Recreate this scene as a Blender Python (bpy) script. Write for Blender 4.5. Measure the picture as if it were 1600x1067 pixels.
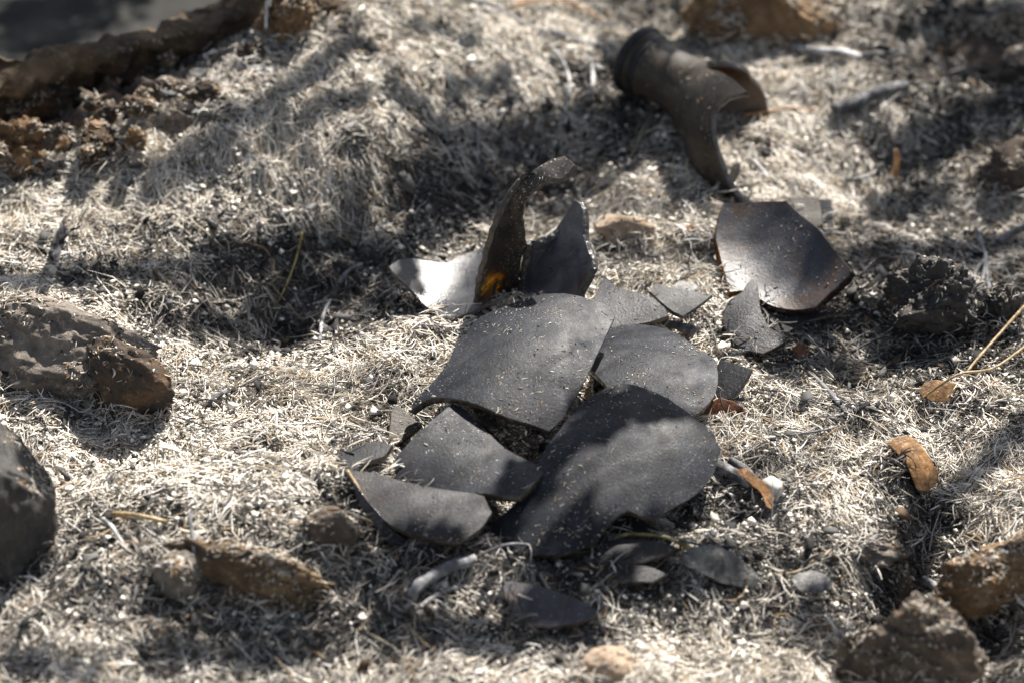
import bpy, math, random
import numpy as np
from mathutils import Vector, geometry
R = math.radians
random.seed(7); RNG = np.random.default_rng(7)
for o in list(bpy.data.objects): bpy.data.objects.remove(o)
SC = bpy.context.scene; COL = SC.collection

# ------------------------------------------------------------ camera, sky, sun, exposure
PITCH, DIST, LENS = R(38), 1.15, 100.0
cam = bpy.data.cameras.new('camera'); co = bpy.data.objects.new('camera', cam); COL.objects.link(co)
CAM = np.array([0, -DIST*math.cos(PITCH), DIST*math.sin(PITCH)])
co.location = CAM; co.rotation_euler = (R(90)-PITCH, 0, 0)
cam.lens = LENS; cam.sensor_width = 36; cam.clip_start = .02; cam.clip_end = 500
cam.dof.use_dof = True; cam.dof.focus_distance = 1.11; cam.dof.aperture_fstop = 7.1
SC.camera = co
SUN_EL, SUN_AZ = R(45), R(24)          # azimuth clockwise from +Y
SDIR = np.array([math.sin(SUN_AZ)*math.cos(SUN_EL), math.cos(SUN_AZ)*math.cos(SUN_EL), math.sin(SUN_EL)])
w = bpy.data.worlds.new('World'); SC.world = w; w.use_nodes = True
nt = w.node_tree; bg = nt.nodes['Background']; sky = nt.nodes.new('ShaderNodeTexSky')
sky.sky_type = 'NISHITA'; sky.sun_disc = False; sky.sun_elevation = SUN_EL; sky.sun_rotation = SUN_AZ
hs = nt.nodes.new('ShaderNodeHueSaturation'); hs.inputs['Saturation'].default_value = .55
nt.links.new(sky.outputs[0], hs.inputs['Color']); nt.links.new(hs.outputs[0], bg.inputs[0]); bg.inputs[1].default_value = .05
sl = bpy.data.lights.new('sun', 'SUN'); sl.energy = 5.0; sl.angle = R(.53); sl.color = (1, .94, .865)
so = bpy.data.objects.new('sun', sl); COL.objects.link(so)
so.rotation_euler = Vector(-SDIR).to_track_quat('-Z', 'Y').to_euler(); so.location = (0, 0, 5)
SC.view_settings.view_transform = 'Standard'; SC.view_settings.look = 'None'
SC.view_settings.exposure = 1.35; SC.view_settings.gamma = 1
SC.render.resolution_x, SC.render.resolution_y = 1024, 682

# ------------------------------------------------------------ pixel <-> place (photo is 1600 x 1067)
FW = np.array([0, math.cos(PITCH), -math.sin(PITCH)]); UP = np.array([0, math.sin(PITCH), math.cos(PITCH)])
def ray(px, py):
    px = np.asarray(px, float); py = np.asarray(py, float)
    a = (px-800)/1600*36/LENS; b = (533.5-py)/1600*36/LENS
    return np.stack([a, FW[1]+UP[1]*b, FW[2]+UP[2]*b], -1)
def atz(px, py, z=0.):
    d = ray(px, py); t = (z-CAM[2])/d[..., 2]; return CAM + d*t[..., None]
def aty(px, py, y):
    d = ray(px, py); t = (y-CAM[1])/d[..., 1]; return CAM + d*np.asarray(t)[..., None]

# ------------------------------------------------------------ noise
def _hash(i, j, k, s):
    h = (i*374761393 + j*668265263 + k*2147483647 + s*974634777) & 0xffffffff
    h = ((h ^ (h >> 13))*1274126177) & 0xffffffff
    return ((h ^ (h >> 16)) & 0xffffff)/float(0xffffff)
def vnoise(x, y, z, s=0):
    x = np.asarray(x, float); y = np.asarray(y, float)+0*x; z = np.asarray(z, float)+0*x
    xi, yi, zi = (np.floor(a).astype(np.int64) for a in (x, y, z))
    u, v, t = x-xi, y-yi, z-zi
    u, v, t = (a*a*(3-2*a) for a in (u, v, t)); r = 0
    for a in (0, 1):
        for b in (0, 1):
            for c in (0, 1):
                r = r + (u if a else 1-u)*(v if b else 1-v)*(t if c else 1-t)*_hash(xi+a, yi+b, zi+c, s)
    return r*2-1
def fbm(x, y, z=0., s=0, oct=4, lac=2.1, g=.5):
    r = 0; a = 1.; f = 1.; n = 0
    for k in range(oct): r = r + a*vnoise(x*f, y*f, z*f, s+k*17); n += a; a *= g; f *= lac
    return r/n

# ------------------------------------------------------------ terrain
# gaussian lumps: px, py, height, radius along, radius across, direction
LUMPS = [(830, 910, .003, .05, .012, 5), (1100, 860, .006, .03, .012, 0), (560, 800, .003, .03, .02, 0), (470, 160, .036, .13, .075, 40), (560, 300, .012, .06, .05, 0), (130, 195, -.010, .10, .030, 42), (200, 170, .006, .05, .012, 42),
         (400, 500, -.020, .05, .03, 20), (820, 300, -.014, .05, .04, 0),
         (850, 660, .006, .07, .06, 0), (330, 850, .016, .10, .05, 10), (100, 560, .010, .08, .04, -10),
         (1440, 850, -.016, .05, .018, 70), (1300, 720, .008, .06, .05, 0), (1480, 300, -.014, .06, .06, 0),
         (1350, 120, .010, .08, .05, 20), (900, 980, -.006, .06, .03, 0), (1420, 1000, -.01, .06, .04, 0),
         (1300, 560, -.010, .06, .03, 10), (650, 380, -.010, .05, .03, 0), (1000, 390, .004, .06, .05, 0),
         (1560, 60, -.02, .06, .05, 0), (40, 380, .006, .1, .04, 30), (1010, 30, -.012, .05, .03, 0)]
_L = []; _LA = atz(0, 135, .045)[:2]; _LB = atz(430, -8, .045)[:2]; _LN = (_LB-_LA)/np.linalg.norm(_LB-_LA); _LN = np.array([-_LN[1], _LN[0]])
for (px, py, h, ra, rb, ang) in LUMPS:
    c = atz(px, py); _L.append((c[0], c[1], h, ra, rb, math.cos(R(ang)), math.sin(R(ang))))
def terrain(x, y):
    r = 0*x
    for (cx, cy, h, ra, rb, ca, sa) in _L:
        dx, dy = x-cx, y-cy; u = (dx*ca+dy*sa)/ra; v = (-dx*sa+dy*ca)/rb
        r = r + h*np.exp(-(u*u+v*v)/2*2.2)
    r = r + .008*fbm(x*13, y*13, 0, 3, 3) + .0044*fbm(x*60, y*60, 0, 9, 4)
    dl = (x-_LA[0])*_LN[0]+(y-_LA[1])*_LN[1]; q = np.clip((dl-.03)/.08, 0, 1)*np.clip((.02-x)/.08, 0, 1); r = r-.16*q*q*(3-2*q)
    far = np.clip((np.hypot(x, y)-.6)/2, 0, 1)
    return r + far*.25*fbm(x*.6, y*.6, 0, 31, 3)
GX0, GY0, GS, GN, GM = -.62, -.5, .0015, 830, 900
_gx, _gy = np.meshgrid(GX0+np.arange(GN)*GS, GY0+np.arange(GM)*GS, indexing='ij')
HG = terrain(_gx, _gy)
def H(x, y):
    u = np.clip((np.asarray(x, float)-GX0)/GS, 0, GN-1.001); v = np.clip((np.asarray(y, float)-GY0)/GS, 0, GM-1.001)
    i = u.astype(int); j = v.astype(int); u = u-i; v = v-j
    return HG[i, j]*(1-u)*(1-v)+HG[i+1, j]*u*(1-v)+HG[i, j+1]*(1-u)*v+HG[i+1, j+1]*u*v
def gnd(px, py, lift=0.):
    px = np.atleast_1d(np.asarray(px, float)); py = np.atleast_1d(np.asarray(py, float))
    d = ray(px, py); t = (0.09-CAM[2])/d[:, 2]; step = .0025
    done = np.zeros(len(px), bool)
    for k in range(200):
        p = CAM + d*t[:, None]; hit = p[:, 2] <= H(p[:, 0], p[:, 1])+lift
        done |= hit; t = np.where(done, t, t+step)
        if done.all(): break
    lo = t-step; hi = t
    for k in range(10):
        m = (lo+hi)/2; p = CAM+d*m[:, None]; hit = p[:, 2] <= H(p[:, 0], p[:, 1])+lift
        hi = np.where(hit, m, hi); lo = np.where(hit, lo, m)
    return CAM+d*hi[:, None]
def G(px, py, lift=0.): return gnd(px, py, lift)[0]

# ------------------------------------------------------------ materials
def new_mat(name):
    m = bpy.data.materials.new(name); m.use_nodes = True
    return m, m.node_tree, m.node_tree.nodes['Principled BSDF']
def nd(t, typ, **k):
    n = t.nodes.new(typ)
    for a, b in k.items(): setattr(n, a, b)
    return n
def noise(t, scale, detail=6, rough=.6, dist=0., vec=None):
    n = nd(t, 'ShaderNodeTexNoise'); n.inputs['Scale'].default_value = scale; n.inputs['Detail'].default_value = detail
    n.inputs['Roughness'].default_value = rough; n.inputs['Distortion'].default_value = dist
    tc = t.nodes.get('TC') or nd(t, 'ShaderNodeTexCoord', name='TC')
    t.links.new(vec or tc.outputs['Object'], n.inputs['Vector']); return n.outputs['Fac']
def ramp(t, fac, stops):
    n = nd(t, 'ShaderNodeValToRGB'); e = n.color_ramp.elements
    while len(e) < len(stops): e.new(.5)
    for i, (p, c) in enumerate(stops):
        e[i].position = p; e[i].color = (c, c, c, 1) if isinstance(c, (int, float)) else (*c, 1)
    t.links.new(fac, n.inputs[0]); return n.outputs[0]
def mix(t, fac, a, b, blend='MIX'):
    n = nd(t, 'ShaderNodeMix', data_type='RGBA', blend_type=blend)
    for s, v in ((0, fac), (6, a), (7, b)):
        if isinstance(v, bpy.types.NodeSocket): t.links.new(v, n.inputs[s])
        elif s == 0: n.inputs[0].default_value = v
        else: n.inputs[s].default_value = (*v, 1)
    return n.outputs[2]
def bump(t, h, dist, strength=1., nrm=None):
    n = nd(t, 'ShaderNodeBump'); n.inputs['Distance'].default_value = dist; n.inputs['Strength'].default_value = strength
    t.links.new(h, n.inputs['Height'])
    if nrm: t.links.new(nrm, n.inputs['Normal'])
    return n.outputs['Normal']
def mat_soot(name, dark, light, tint=(.05, .028, .014), tintamt=.35, r0=.34, r1=.62, dust=.5, spec=.5):
    m, t, b = new_mat(name); L = t.links.new
    c = ramp(t, noise(t, 62, 12, .78, .6), [(.34, dark), (.5, tuple((x+y)/2*.8 for x, y in zip(dark, light))), (.68, light)])
    c = mix(t, ramp(t, noise(t, 38, 5, .6, 1.), [(.5, 0.), (.68, tintamt)]), c, tint)
    film = ramp(t, noise(t, 26, 10, .8, 1.4), [(.5, 0.), (.72, .5)]); c = mix(t, film, c, (.078, .083, .092))
    spk = ramp(t, noise(t, 1500, 3, .7), [(.635, 0.), (.685, 1.)])
    den = ramp(t, noise(t, 70, 4, .6), [(.40, 0.), (.62, dust)])
    f = nd(t, 'ShaderNodeMath', operation='MULTIPLY'); L(spk, f.inputs[0]); L(den, f.inputs[1])
    c = mix(t, f.outputs[0], c, (.50, .46, .38))
    pit = ramp(t, noise(t, 420, 4, .6), [(.27, 0.), (.33, 1.)])
    c = mix(t, pit, (.012, .012, .012), c)
    L(c, b.inputs['Base Color'])
    L(ramp(t, noise(t, 90, 6, .65, .5), [(.3, r0), (.7, r1)]), b.inputs['Roughness'])
    b.inputs['Specular IOR Level'].default_value = spec
    n1 = bump(t, noise(t, 900, 5, .7), .0004, .55); L(bump(t, pit, .0005, .6, n1), b.inputs['Normal'])
    return m
def mat_rim(name='shard edge glass', col=(.022, .013, .007), rough=.22):
    m, t, b = new_mat(name); L = t.links.new
    c = ramp(t, noise(t, 240, 5, .6), [(.35, col), (.75, (.085, .075, .06))]); L(c, b.inputs['Base Color'])
    b.inputs['Roughness'].default_value = rough; b.inputs['Specular IOR Level'].default_value = .6
    L(bump(t, noise(t, 500, 4, .6, 1.), .0008, .8), b.inputs['Normal']); return m
def mat_rock(name, a, b_, c_, rough=.9, s=1., bumpd=.0025):
    m, t, b = new_mat(name); L = t.links.new
    c = ramp(t, noise(t, 60*s, 8, .7, .6), [(.3, a), (.5, b_), (.72, c_)])
    c = mix(t, ramp(t, noise(t, 28*s, 5, .65, 1.2), [(.54, 0.), (.66, .85)]), c, (.022, .02, .019))
    c = mix(t, ramp(t, noise(t, 300, 5, .75), [(.56, 0.), (.72, .6)]), c, tuple(min(1, x*1.7+.04) for x in c_))
    L(c, b.inputs['Base Color']); b.inputs['Roughness'].default_value = rough
    n1 = bump(t, noise(t, 110, 8, .75, .4), bumpd, .9); L(bump(t, noise(t, 700, 5, .7), .0007, .6, n1), b.inputs['Normal'])
    return m
def mat_attr(name, rough=.85, trans=.0):
    m, t, b = new_mat(name); a = nd(t, 'ShaderNodeAttribute', attribute_name='Col')
    v = ramp(t, noise(t, 350, 4, .6), [(.3, .72), (.7, 1.18)])
    t.links.new(mix(t, 1., a.outputs['Color'], v, 'MULTIPLY'), b.inputs['Base Color'])
    b.inputs['Roughness'].default_value = rough; b.inputs['Specular IOR Level'].default_value = .25
    return m
def mat_char(name, a=(.02, .02, .021), b_=(.09, .09, .095), ash=(.42, .42, .43), amt=.6, sc=120):
    m, t, b = new_mat(name); L = t.links.new
    c = ramp(t, noise(t, sc*2, 6, .7), [(.35, a), (.7, b_)])
    c = mix(t, ramp(t, noise(t, sc, 6, .7, .8), [(.47, 0.), (.6, amt)]), c, ash)
    L(c, b.inputs['Base Color']); b.inputs['Roughness'].default_value = .7
    L(bump(t, noise(t, 500, 6, .7, .6), .0012, .9), b.inputs['Normal']); return m
def mat_leaf(name, a, b_, transl=.35, streak=0.):
    m, t, b = new_mat(name); L = t.links.new
    c = ramp(t, noise(t, 130, 6, .65, 1.5), [(.35, a), (.65, b_)])
    c = mix(t, ramp(t, noise(t, 90, 6, .7, 2.), [(.45, 0.), (.62, .75)]), c, tuple(x*.25 for x in a)); c = mix(t, ramp(t, noise(t, 420, 3, .6), [(.55, 0.), (.68, .6)]), c, tuple(min(.8, x*1.5+.06) for x in b_))
    L(c, b.inputs['Base Color']); b.inputs['Roughness'].default_value = .5
    L(bump(t, noise(t, 350, 5, .6, 1.), .0006, .7), b.inputs['Normal'])
    if transl:
        tr = nd(t, 'ShaderNodeBsdfTranslucent'); L(c, tr.inputs[0]); mx = nd(t, 'ShaderNodeMixShader'); mx.inputs[0].default_value = transl
        L(b.outputs[0], mx.inputs[1]); L(tr.outputs[0], mx.inputs[2]); L(mx.outputs[0], t.nodes['Material Output'].inputs[0])
    return m
M = {}
M['soot'] = mat_soot('sooty grey glass', (.0025, .0035, .006), (.026, .030, .040), tintamt=.12, r0=.36, r1=.66, dust=1., spec=.20)
M['sootdk'] = mat_soot('dark sooty glass', (.004, .0045, .007), (.020, .021, .026), r0=.40, r1=.6, dust=.8, spec=.28)
M['inner'] = mat_soot('smoke stained inner glass', (.008, .008, .012), (.032, .032, .040), (.045, .022, .009), .7, .26, .5, .9, .38)
M['shiny'] = mat_soot('polished inner glass', (.014, .014, .017), (.06, .062, .068), (.02, .018, .016), .6, .19, .34, .3, .62)
M['neckm'] = mat_soot('brown smoky glass', (.014, .011, .009), (.080, .066, .048), (.04, .017, .007), .6, .38, .65, 1., .3)
M['neckin'] = mat_soot('rusty brown inner glass', (.03, .014, .006), (.12, .058, .022), (.02, .01, .006), .6, .3, .5, .3, .5)
M['rim'] = mat_rim(); M['rimblue'] = mat_rim('blue black edge glass', (.01, .012, .018), .16)
M['amberleft'] = None; M['amberrim'] = mat_leaf('amber edge glass', (.34, .10, .012), (.16, .045, .008), .45)
def mat_amberleft():
    m, t, b = new_mat('edge glass amber on the left'); L = t.links.new
    am = ramp(t, noise(t, 350, 5, .7), [(.35, (.10, .03, .006)), (.6, (.42, .15, .02))])
    sx = nd(t, 'ShaderNodeSeparateXYZ'); L(t.nodes['TC'].outputs['Object'], sx.inputs[0])
    mr = nd(t, 'ShaderNodeMapRange'); mr.inputs[1].default_value = -.019; mr.inputs[2].default_value = -.014; L(sx.outputs[0], mr.inputs[0])
    L(mix(t, mr.outputs[0], am, (.02, .014, .010)), b.inputs['Base Color']); b.inputs['Roughness'].default_value = .25
    tr = nd(t, 'ShaderNodeBsdfTranslucent'); L(am, tr.inputs[0]); mx = nd(t, 'ShaderNodeMixShader')
    iv = nd(t, 'ShaderNodeMath', operation='MULTIPLY_ADD'); iv.inputs[1].default_value = -.5; iv.inputs[2].default_value = .5; L(mr.outputs[0], iv.inputs[0]); L(iv.outputs[0], mx.inputs[0])
    L(b.outputs[0], mx.inputs[1]); L(tr.outputs[0], mx.inputs[2]); L(mx.outputs[0], t.nodes['Material Output'].inputs[0]); return m
M['amberleft'] = mat_amberleft()
M['slate'] = mat_soot('dusty slate inner glass', (.012, .013, .018), (.055, .056, .070), (.07, .035, .014), .8, .26, .5, 1., .45)
M['slate_sheen'] = mat_soot('smoky inner glass with painted sky sheen', (.030, .032, .042), (.15, .152, .185), (.10, .055, .025), .8, .24, .42, 1., .8)  # base lightened to blue grey, painting the sky's reflection into the colour
M['ledge'] = mat_rock('ledge rock', (.030, .021, .014), (.085, .056, .032), (.22, .155, .09), s=.6, bumpd=.004)
M['ochre'] = mat_rock('dark ochre rock', (.035, .024, .015), (.11, .072, .038), (.26, .18, .10))
M['orange'] = mat_rock('orange sandstone', (.07, .042, .022), (.18, .108, .052), (.33, .225, .125))
M['brown'] = mat_rock('brown rock', (.030, .024, .020), (.085, .064, .048), (.20, .155, .115))
M['dkbrown'] = mat_rock('darkened brown rock', (.02, .018, .017), (.06, .045, .033), (.20, .11, .05))
M['grey'] = mat_rock('grey rock', (.075, .066, .055), (.17, .145, .12), (.30, .26, .22))
M['dkrock'] = mat_rock('blackened rock', (.012, .012, .013), (.035, .033, .032), (.08, .065, .05), .55)
M['tan'] = mat_rock('tan stone', (.20, .14, .09), (.32, .24, .17), (.44, .37, .30), s=1.3, bumpd=.0012)
M['pink'] = mat_rock('pink clay stone', (.30, .16, .10), (.44, .26, .17), (.55, .38, .28), s=1.3)
M['white'] = mat_rock('white ash lump', (.55, .53, .50), (.68, .66, .63), (.8, .79, .77), s=.5)
M['coal'] = mat_char('charcoal', amt=.12); M['char'] = mat_char('charred wood', amt=.55)
M['ashwood'] = mat_char('ash white wood', (.10, .10, .10), (.30, .30, .31), (.72, .71, .70), .95, 60)
M['ashgrey'] = mat_char('grey ash wood', (.07, .07, .075), (.22, .22, .23), (.45, .45, .46), .6, 90)
M['leafo'] = mat_leaf('orange brown leaf', (.20, .085, .022), (.52, .30, .125))
M['leafg'] = mat_leaf('grey burnt leaf', (.055, .055, .054), (.15, .147, .14), .1)
M['leafb'] = mat_leaf('rust leaf', (.17, .06, .025), (.30, .12, .05))
M['leafd'] = mat_leaf('dull brown leaf', (.07, .050, .036), (.20, .15, .11), .15)
M['leafd2'] = mat_leaf('rusty burnt leaf', (.10, .052, .022), (.26, .15, .07), .15)
M['straw'] = mat_leaf('straw', (.30, .20, .09), (.50, .38, .21), .2)
M['strawo'] = mat_leaf('orange straw', (.36, .17, .055), (.50, .28, .11), .2)
M['strawy'] = mat_leaf('yellow straw', (.34, .27, .09), (.48, .40, .18), .2)
M['needle'] = mat_attr('ash needle')

# ------------------------------------------------------------ mesh helpers
def link(name, me, mat=None, parent=None, loc=None, smooth=True):
    o = bpy.data.objects.new(name, me); COL.objects.link(o)
    for m in (mat if isinstance(mat, (list, tuple)) else [mat] if mat else []): me.materials.append(m)
    if loc is not None and parent is None: o.location = loc
    if parent: o.parent = parent
    if smooth: me.polygons.foreach_set('use_smooth', [True]*len(me.polygons))
    return o
def mesh(name, V, F):
    me = bpy.data.meshes.new(name); me.from_pydata([tuple(map(float, v)) for v in V], [], [tuple(map(int, f)) for f in F]); me.update(); return me
def bigmesh(name, V, F, k, col=None):
    me = bpy.data.meshes.new(name); me.vertices.add(len(V)); me.vertices.foreach_set('co', V.astype(np.float32).ravel())
    me.loops.add(F.size); me.loops.foreach_set('vertex_index', F.astype(np.int32).ravel())
    me.polygons.add(len(F)); me.polygons.foreach_set('loop_start', (np.arange(len(F))*k).astype(np.int32))
    me.update(calc_edges=True)
    if col is not None:
        a = me.attributes.new('Col', 'FLOAT_COLOR', 'POINT'); c = np.ones((len(V), 4), np.float32); c[:, :3] = col
        a.data.foreach_set('color', c.ravel())
    return me
def tag(o, label=None, cat=None, group=None, kind=None):
    for k, v in (('label', label), ('category', cat), ('group', group), ('kind', kind)):
        if v: o[k] = v
    return o
def empty(name, loc):
    o = bpy.data.objects.new(name, None); COL.objects.link(o); o.location = loc; o.empty_display_size = .01; return o

# ------------------------------------------------------------ glass sheets
def spl(pts, jag=1.2, seed=0, step=5.):
    """outline through px points, lightly rounded, with a broken-edge wobble"""
    P = np.array([p[:2] for p in pts], float); n = len(P); out = []
    for i in range(n):
        p0, p1, p2, p3 = P[i-1], P[i], P[(i+1) % n], P[(i+2) % n]
        def ten(a, b, c):
            u = b-a; v = c-b; cs = u.dot(v)/(np.linalg.norm(u)*np.linalg.norm(v)+1e-9); return .5*max(0, min(1, (cs-.78)/.15))
        m1 = (p2-p0)*ten(p0, p1, p2); m2 = (p3-p1)*ten(p1, p2, p3)
        k = max(1, int(np.linalg.norm(p2-p1)/step))
        for j in range(k):
            t = j/k; out.append((2*t**3-3*t*t+1)*p1+(t**3-2*t*t+t)*m1+(-2*t**3+3*t*t)*p2+(t**3-t*t)*m2)
    O = np.array(out); c = O.mean(0); d = O-c; d /= np.linalg.norm(d, axis=1)[:, None]+1e-9
    return O + d*(fbm(O[:, 0]*.11, O[:, 1]*.11, seed*3.7, 5, 4)*jag*.9)[:, None]
def solid(V, F, bl, th, root, mats, name='shell', loc=None, rimname='broken_edge', jitter=0):
    """V front surface, F triangles/quads facing the front, bl boundary loop. makes shell + rim children"""
    V = np.array(V); N = np.zeros_like(V)
    for f in F:
        a, b, c = V[f[0]], V[f[1]], V[f[2]]; nn = np.cross(b-a, c-a)
        for i in f: N[i] += nn
    N /= np.linalg.norm(N, axis=1)[:, None]+1e-12
    B = V-N*th; n = len(V); o0 = np.array(loc)
    A2 = np.vstack([V, B])-o0
    FF = list(map(tuple, F))+[tuple(n+i for i in reversed(f)) for f in F]
    sh = link(name, mesh(name, A2, FF), mats[0], root, o0)
    rv = []; rf = []; m = len(bl)
    for k, (a, s) in enumerate(((0., 1), (.18, 1.0), (.5, 1.0), (.82, 1.0), (1., 1))):
        for i, b in enumerate(bl):
            p = V[b]*(1-a)+B[b]*a
            if 0 < a < 1:
                q = (V[bl[(i+1) % m]]-V[bl[i-1]]); out = np.cross(q, N[b]); out /= np.linalg.norm(out)+1e-12
                p = p+out*(.00035*(1-abs(a-.5))+.0003*vnoise(p[0]*700, p[1]*700, p[2]*700, 2))
            rv.append(p-o0)
    for k in range(4):
        for i in range(m):
            j = (i+1) % m; rf.append((k*m+i, k*m+j, (k+1)*m+j, (k+1)*m+i))
    rm = link(rimname, mesh(rimname, rv, rf), mats[1], root, o0, smooth=False)
    return sh, rm
RIMS = []; SHARDS = []      # for scattering ash crumbs on them
def frame(n, ax):
    n = np.array(n, float); n /= np.linalg.norm(n); a = np.array([math.cos(R(ax)), math.sin(R(ax)), 0.]); a -= n*a.dot(n); a /= np.linalg.norm(a)
    return a, np.cross(n, a), n
def sheet(name, pts, c, lift, n, ax=0, k=(0, 0), th=.003, mats=None, label='', cat='glass shard', group=None, jag=1.2, wob=.0006, step=None, parts=('shell', 'broken_edge'), tw=0., crumbs=1., seed=None):
    """an outline seen in the photo laid on a tilted, curved sheet resting at pixel c, lift above ground"""
    seed = len(SHARDS)+1 if seed is None else seed
    O = spl(pts, jag, seed); og = G(*c); og[2] += lift; e1, e2, e3 = frame(n, ax)
    mn, mx = O.min(0), O.max(0); st = step or max(3.2, min(7., (mx-mn).max()/34))
    gx, gy = np.meshgrid(np.arange(mn[0]+st/2, mx[0], st), np.arange(mn[1]+st/2, mx[1], st)); Q = np.stack([gx.ravel(), gy.ravel()], 1)
    Q[:, 0] += RNG.uniform(-.2, .2, len(Q))*st; Q[:, 1] += RNG.uniform(-.2, .2, len(Q))*st
    ins = np.zeros(len(Q), bool); dmin = np.full(len(Q), 1e9)
    for i in range(len(O)):
        a, b = O[i-1], O[i]; cond = ((a[1] > Q[:, 1]) != (b[1] > Q[:, 1]))
        ins ^= cond & (Q[:, 0] < (b[0]-a[0])*(Q[:, 1]-a[1])/((b[1]-a[1]) if abs(b[1]-a[1]) > 1e-9 else 1e-9)+a[0])
        dmin = np.minimum(dmin, np.hypot(Q[:, 0]-a[0], Q[:, 1]-a[1]))
    Q = Q[ins & (dmin > st*.45)]; A = np.vstack([O, Q]); nb = len(O)
    vs, es, fs, ov, _, _ = geometry.delaunay_2d_cdt([Vector(p) for p in A], [(i, (i+1) % nb) for i in range(nb)], [], 1, 1e-4)
    P2 = np.array([tuple(v) for v in vs])
    def lift3(P):
        d = ray(P[:, 0], P[:, 1]); q0 = CAM-og
        U0, V0, W0 = q0.dot(e1), q0.dot(e2), q0.dot(e3); U1, V1, W1 = d.dot(e1), d.dot(e2), d.dot(e3)
        a = .5*(k[0]*U1*U1+k[1]*V1*V1)+tw*U1*V1; b = W1+k[0]*U0*U1+k[1]*V0*V1+tw*(U0*V1+U1*V0); cc = W0+.5*(k[0]*U0*U0+k[1]*V0*V0)+tw*U0*V0
        tp = -W0/np.where(abs(W1) < 1e-6, 1e-6, W1)
        disc = b*b-4*a*cc; print('   clamped', name, c, int((disc < 0).sum()), 'of', len(disc)); disc = np.maximum(disc, 0); sq = np.sqrt(disc); a = np.where(abs(a) < 1e-9, 1e-9, a)
        t1 = (-b+sq)/(2*a); t2 = (-b-sq)/(2*a); t = np.where(abs(t1-tp) < abs(t2-tp), t1, t2); t = np.where((np.abs(t-tp) > .12) | (max(abs(k[0]), abs(k[1]), abs(tw)) < 1e-6), tp, t)
        p = CAM+d*t[:, None]
        return p - (d/np.linalg.norm(d, axis=1)[:, None])*(wob*fbm(p[:, 0]*45, p[:, 1]*45, p[:, 2]*45, seed, 3))[:, None]
    V = lift3(P2); F = []
    for f in fs:
        a, b, c_ = f[:3]; nn = np.cross(V[b]-V[a], V[c_]-V[a])
        F.append((a, b, c_) if nn.dot(CAM-V[a]) > 0 else (a, c_, b))
    cnt = {}
    for f in F:
        for i in range(3):
            e = (f[i], f[(i+1) % 3]); cnt[e] = 1
    nx = {a: b for (a, b) in cnt if (b, a) not in cnt}
    s = next(iter(nx)); bl = [s]
    while nx.get(bl[-1], s) != s and len(bl) < 5000: bl.append(nx[bl[-1]])
    ctr = V.mean(0); base = np.array([ctr[0], ctr[1], V[:, 2].min()])
    root = empty(name, base); tag(root, label, cat, group)
    mats = mats or (M['soot'], M['rim'])
    sh, rm = solid(V, F, bl, th, root, mats, parts[0], base, parts[1])
    g = V[:, 2]-H(V[:, 0], V[:, 1]); print('SHEET %-14s lift above ground %.1f..%.1f mm' % (name, g.min()*1e3, g.max()*1e3), [round(float(x)*1e3) for x in V[0]])
    SHARDS.append((V, np.array(F), crumbs)); RIMS.append(V[bl] if crumbs else V[:0]); return root
def loft(name, prs, cols, bul, th, mats, label, cat, parts=('shell', 'broken_edge'), root=None, crumbs=1., sag=0.):
    """prs: (Lx,Ly,Ldepth, Rx,Ry,Rdepth); depth = world y"""
    n = len(prs); Lp = np.array([aty(p[0], p[1], p[2]) for p in prs]); Rp = np.array([aty(p[3], p[4], p[5]) for p in prs])
    def dens(P):
        out = []
        for i in range(n-1):
            p0, p1, p2, p3 = P[max(i-1, 0)], P[i], P[i+1], P[min(i+2, n-1)]
            for j in range(4):
                t = j/4; out.append(.5*((2*p1)+(-p0+p2)*t+(2*p0-5*p1+4*p2-p3)*t*t+(-p0+3*p1-3*p2+p3)*t**3))
        out.append(P[-1]); return np.array(out)
    Lp, Rp = dens(Lp), dens(Rp); m = len(Lp); bv = np.array(bul, float); V = []
    for i in range(m):
        for j in range(cols+1):
            s = j/cols; p = Lp[i]*(1-s)+Rp[i]*s + bv*4*s*(1-s)
            if j in (0, cols): p = p+np.array([1, .3, .5])*.0006*vnoise(p[0]*400, p[1]*400, p[2]*400, 4)
            V.append(p)
    V = np.array(V); F = []
    for i in range(m-1):
        for j in range(cols):
            a = i*(cols+1)+j; F.append((a, a+1, a+cols+2, a+cols+1))
    bl = [j for j in range(cols+1)]+[i*(cols+1)+cols for i in range(1, m)]+[(m-1)*(cols+1)+j for j in range(cols-1, -1, -1)]+[i*(cols+1) for i in range(m-2, 0, -1)]
    base = np.array([V[:, 0].mean(), V[:, 1].mean(), V[:, 2].min()])
    if root is None: root = tag(empty(name, base), label, cat)
    solid(V, F, bl, th, root, mats, parts[0], np.array(root.location), parts[1])
    T = np.array([(f[0], f[1], f[2]) for f in F]+[(f[0], f[2], f[3]) for f in F]); SHARDS.append((V, T, crumbs)); return root

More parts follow.
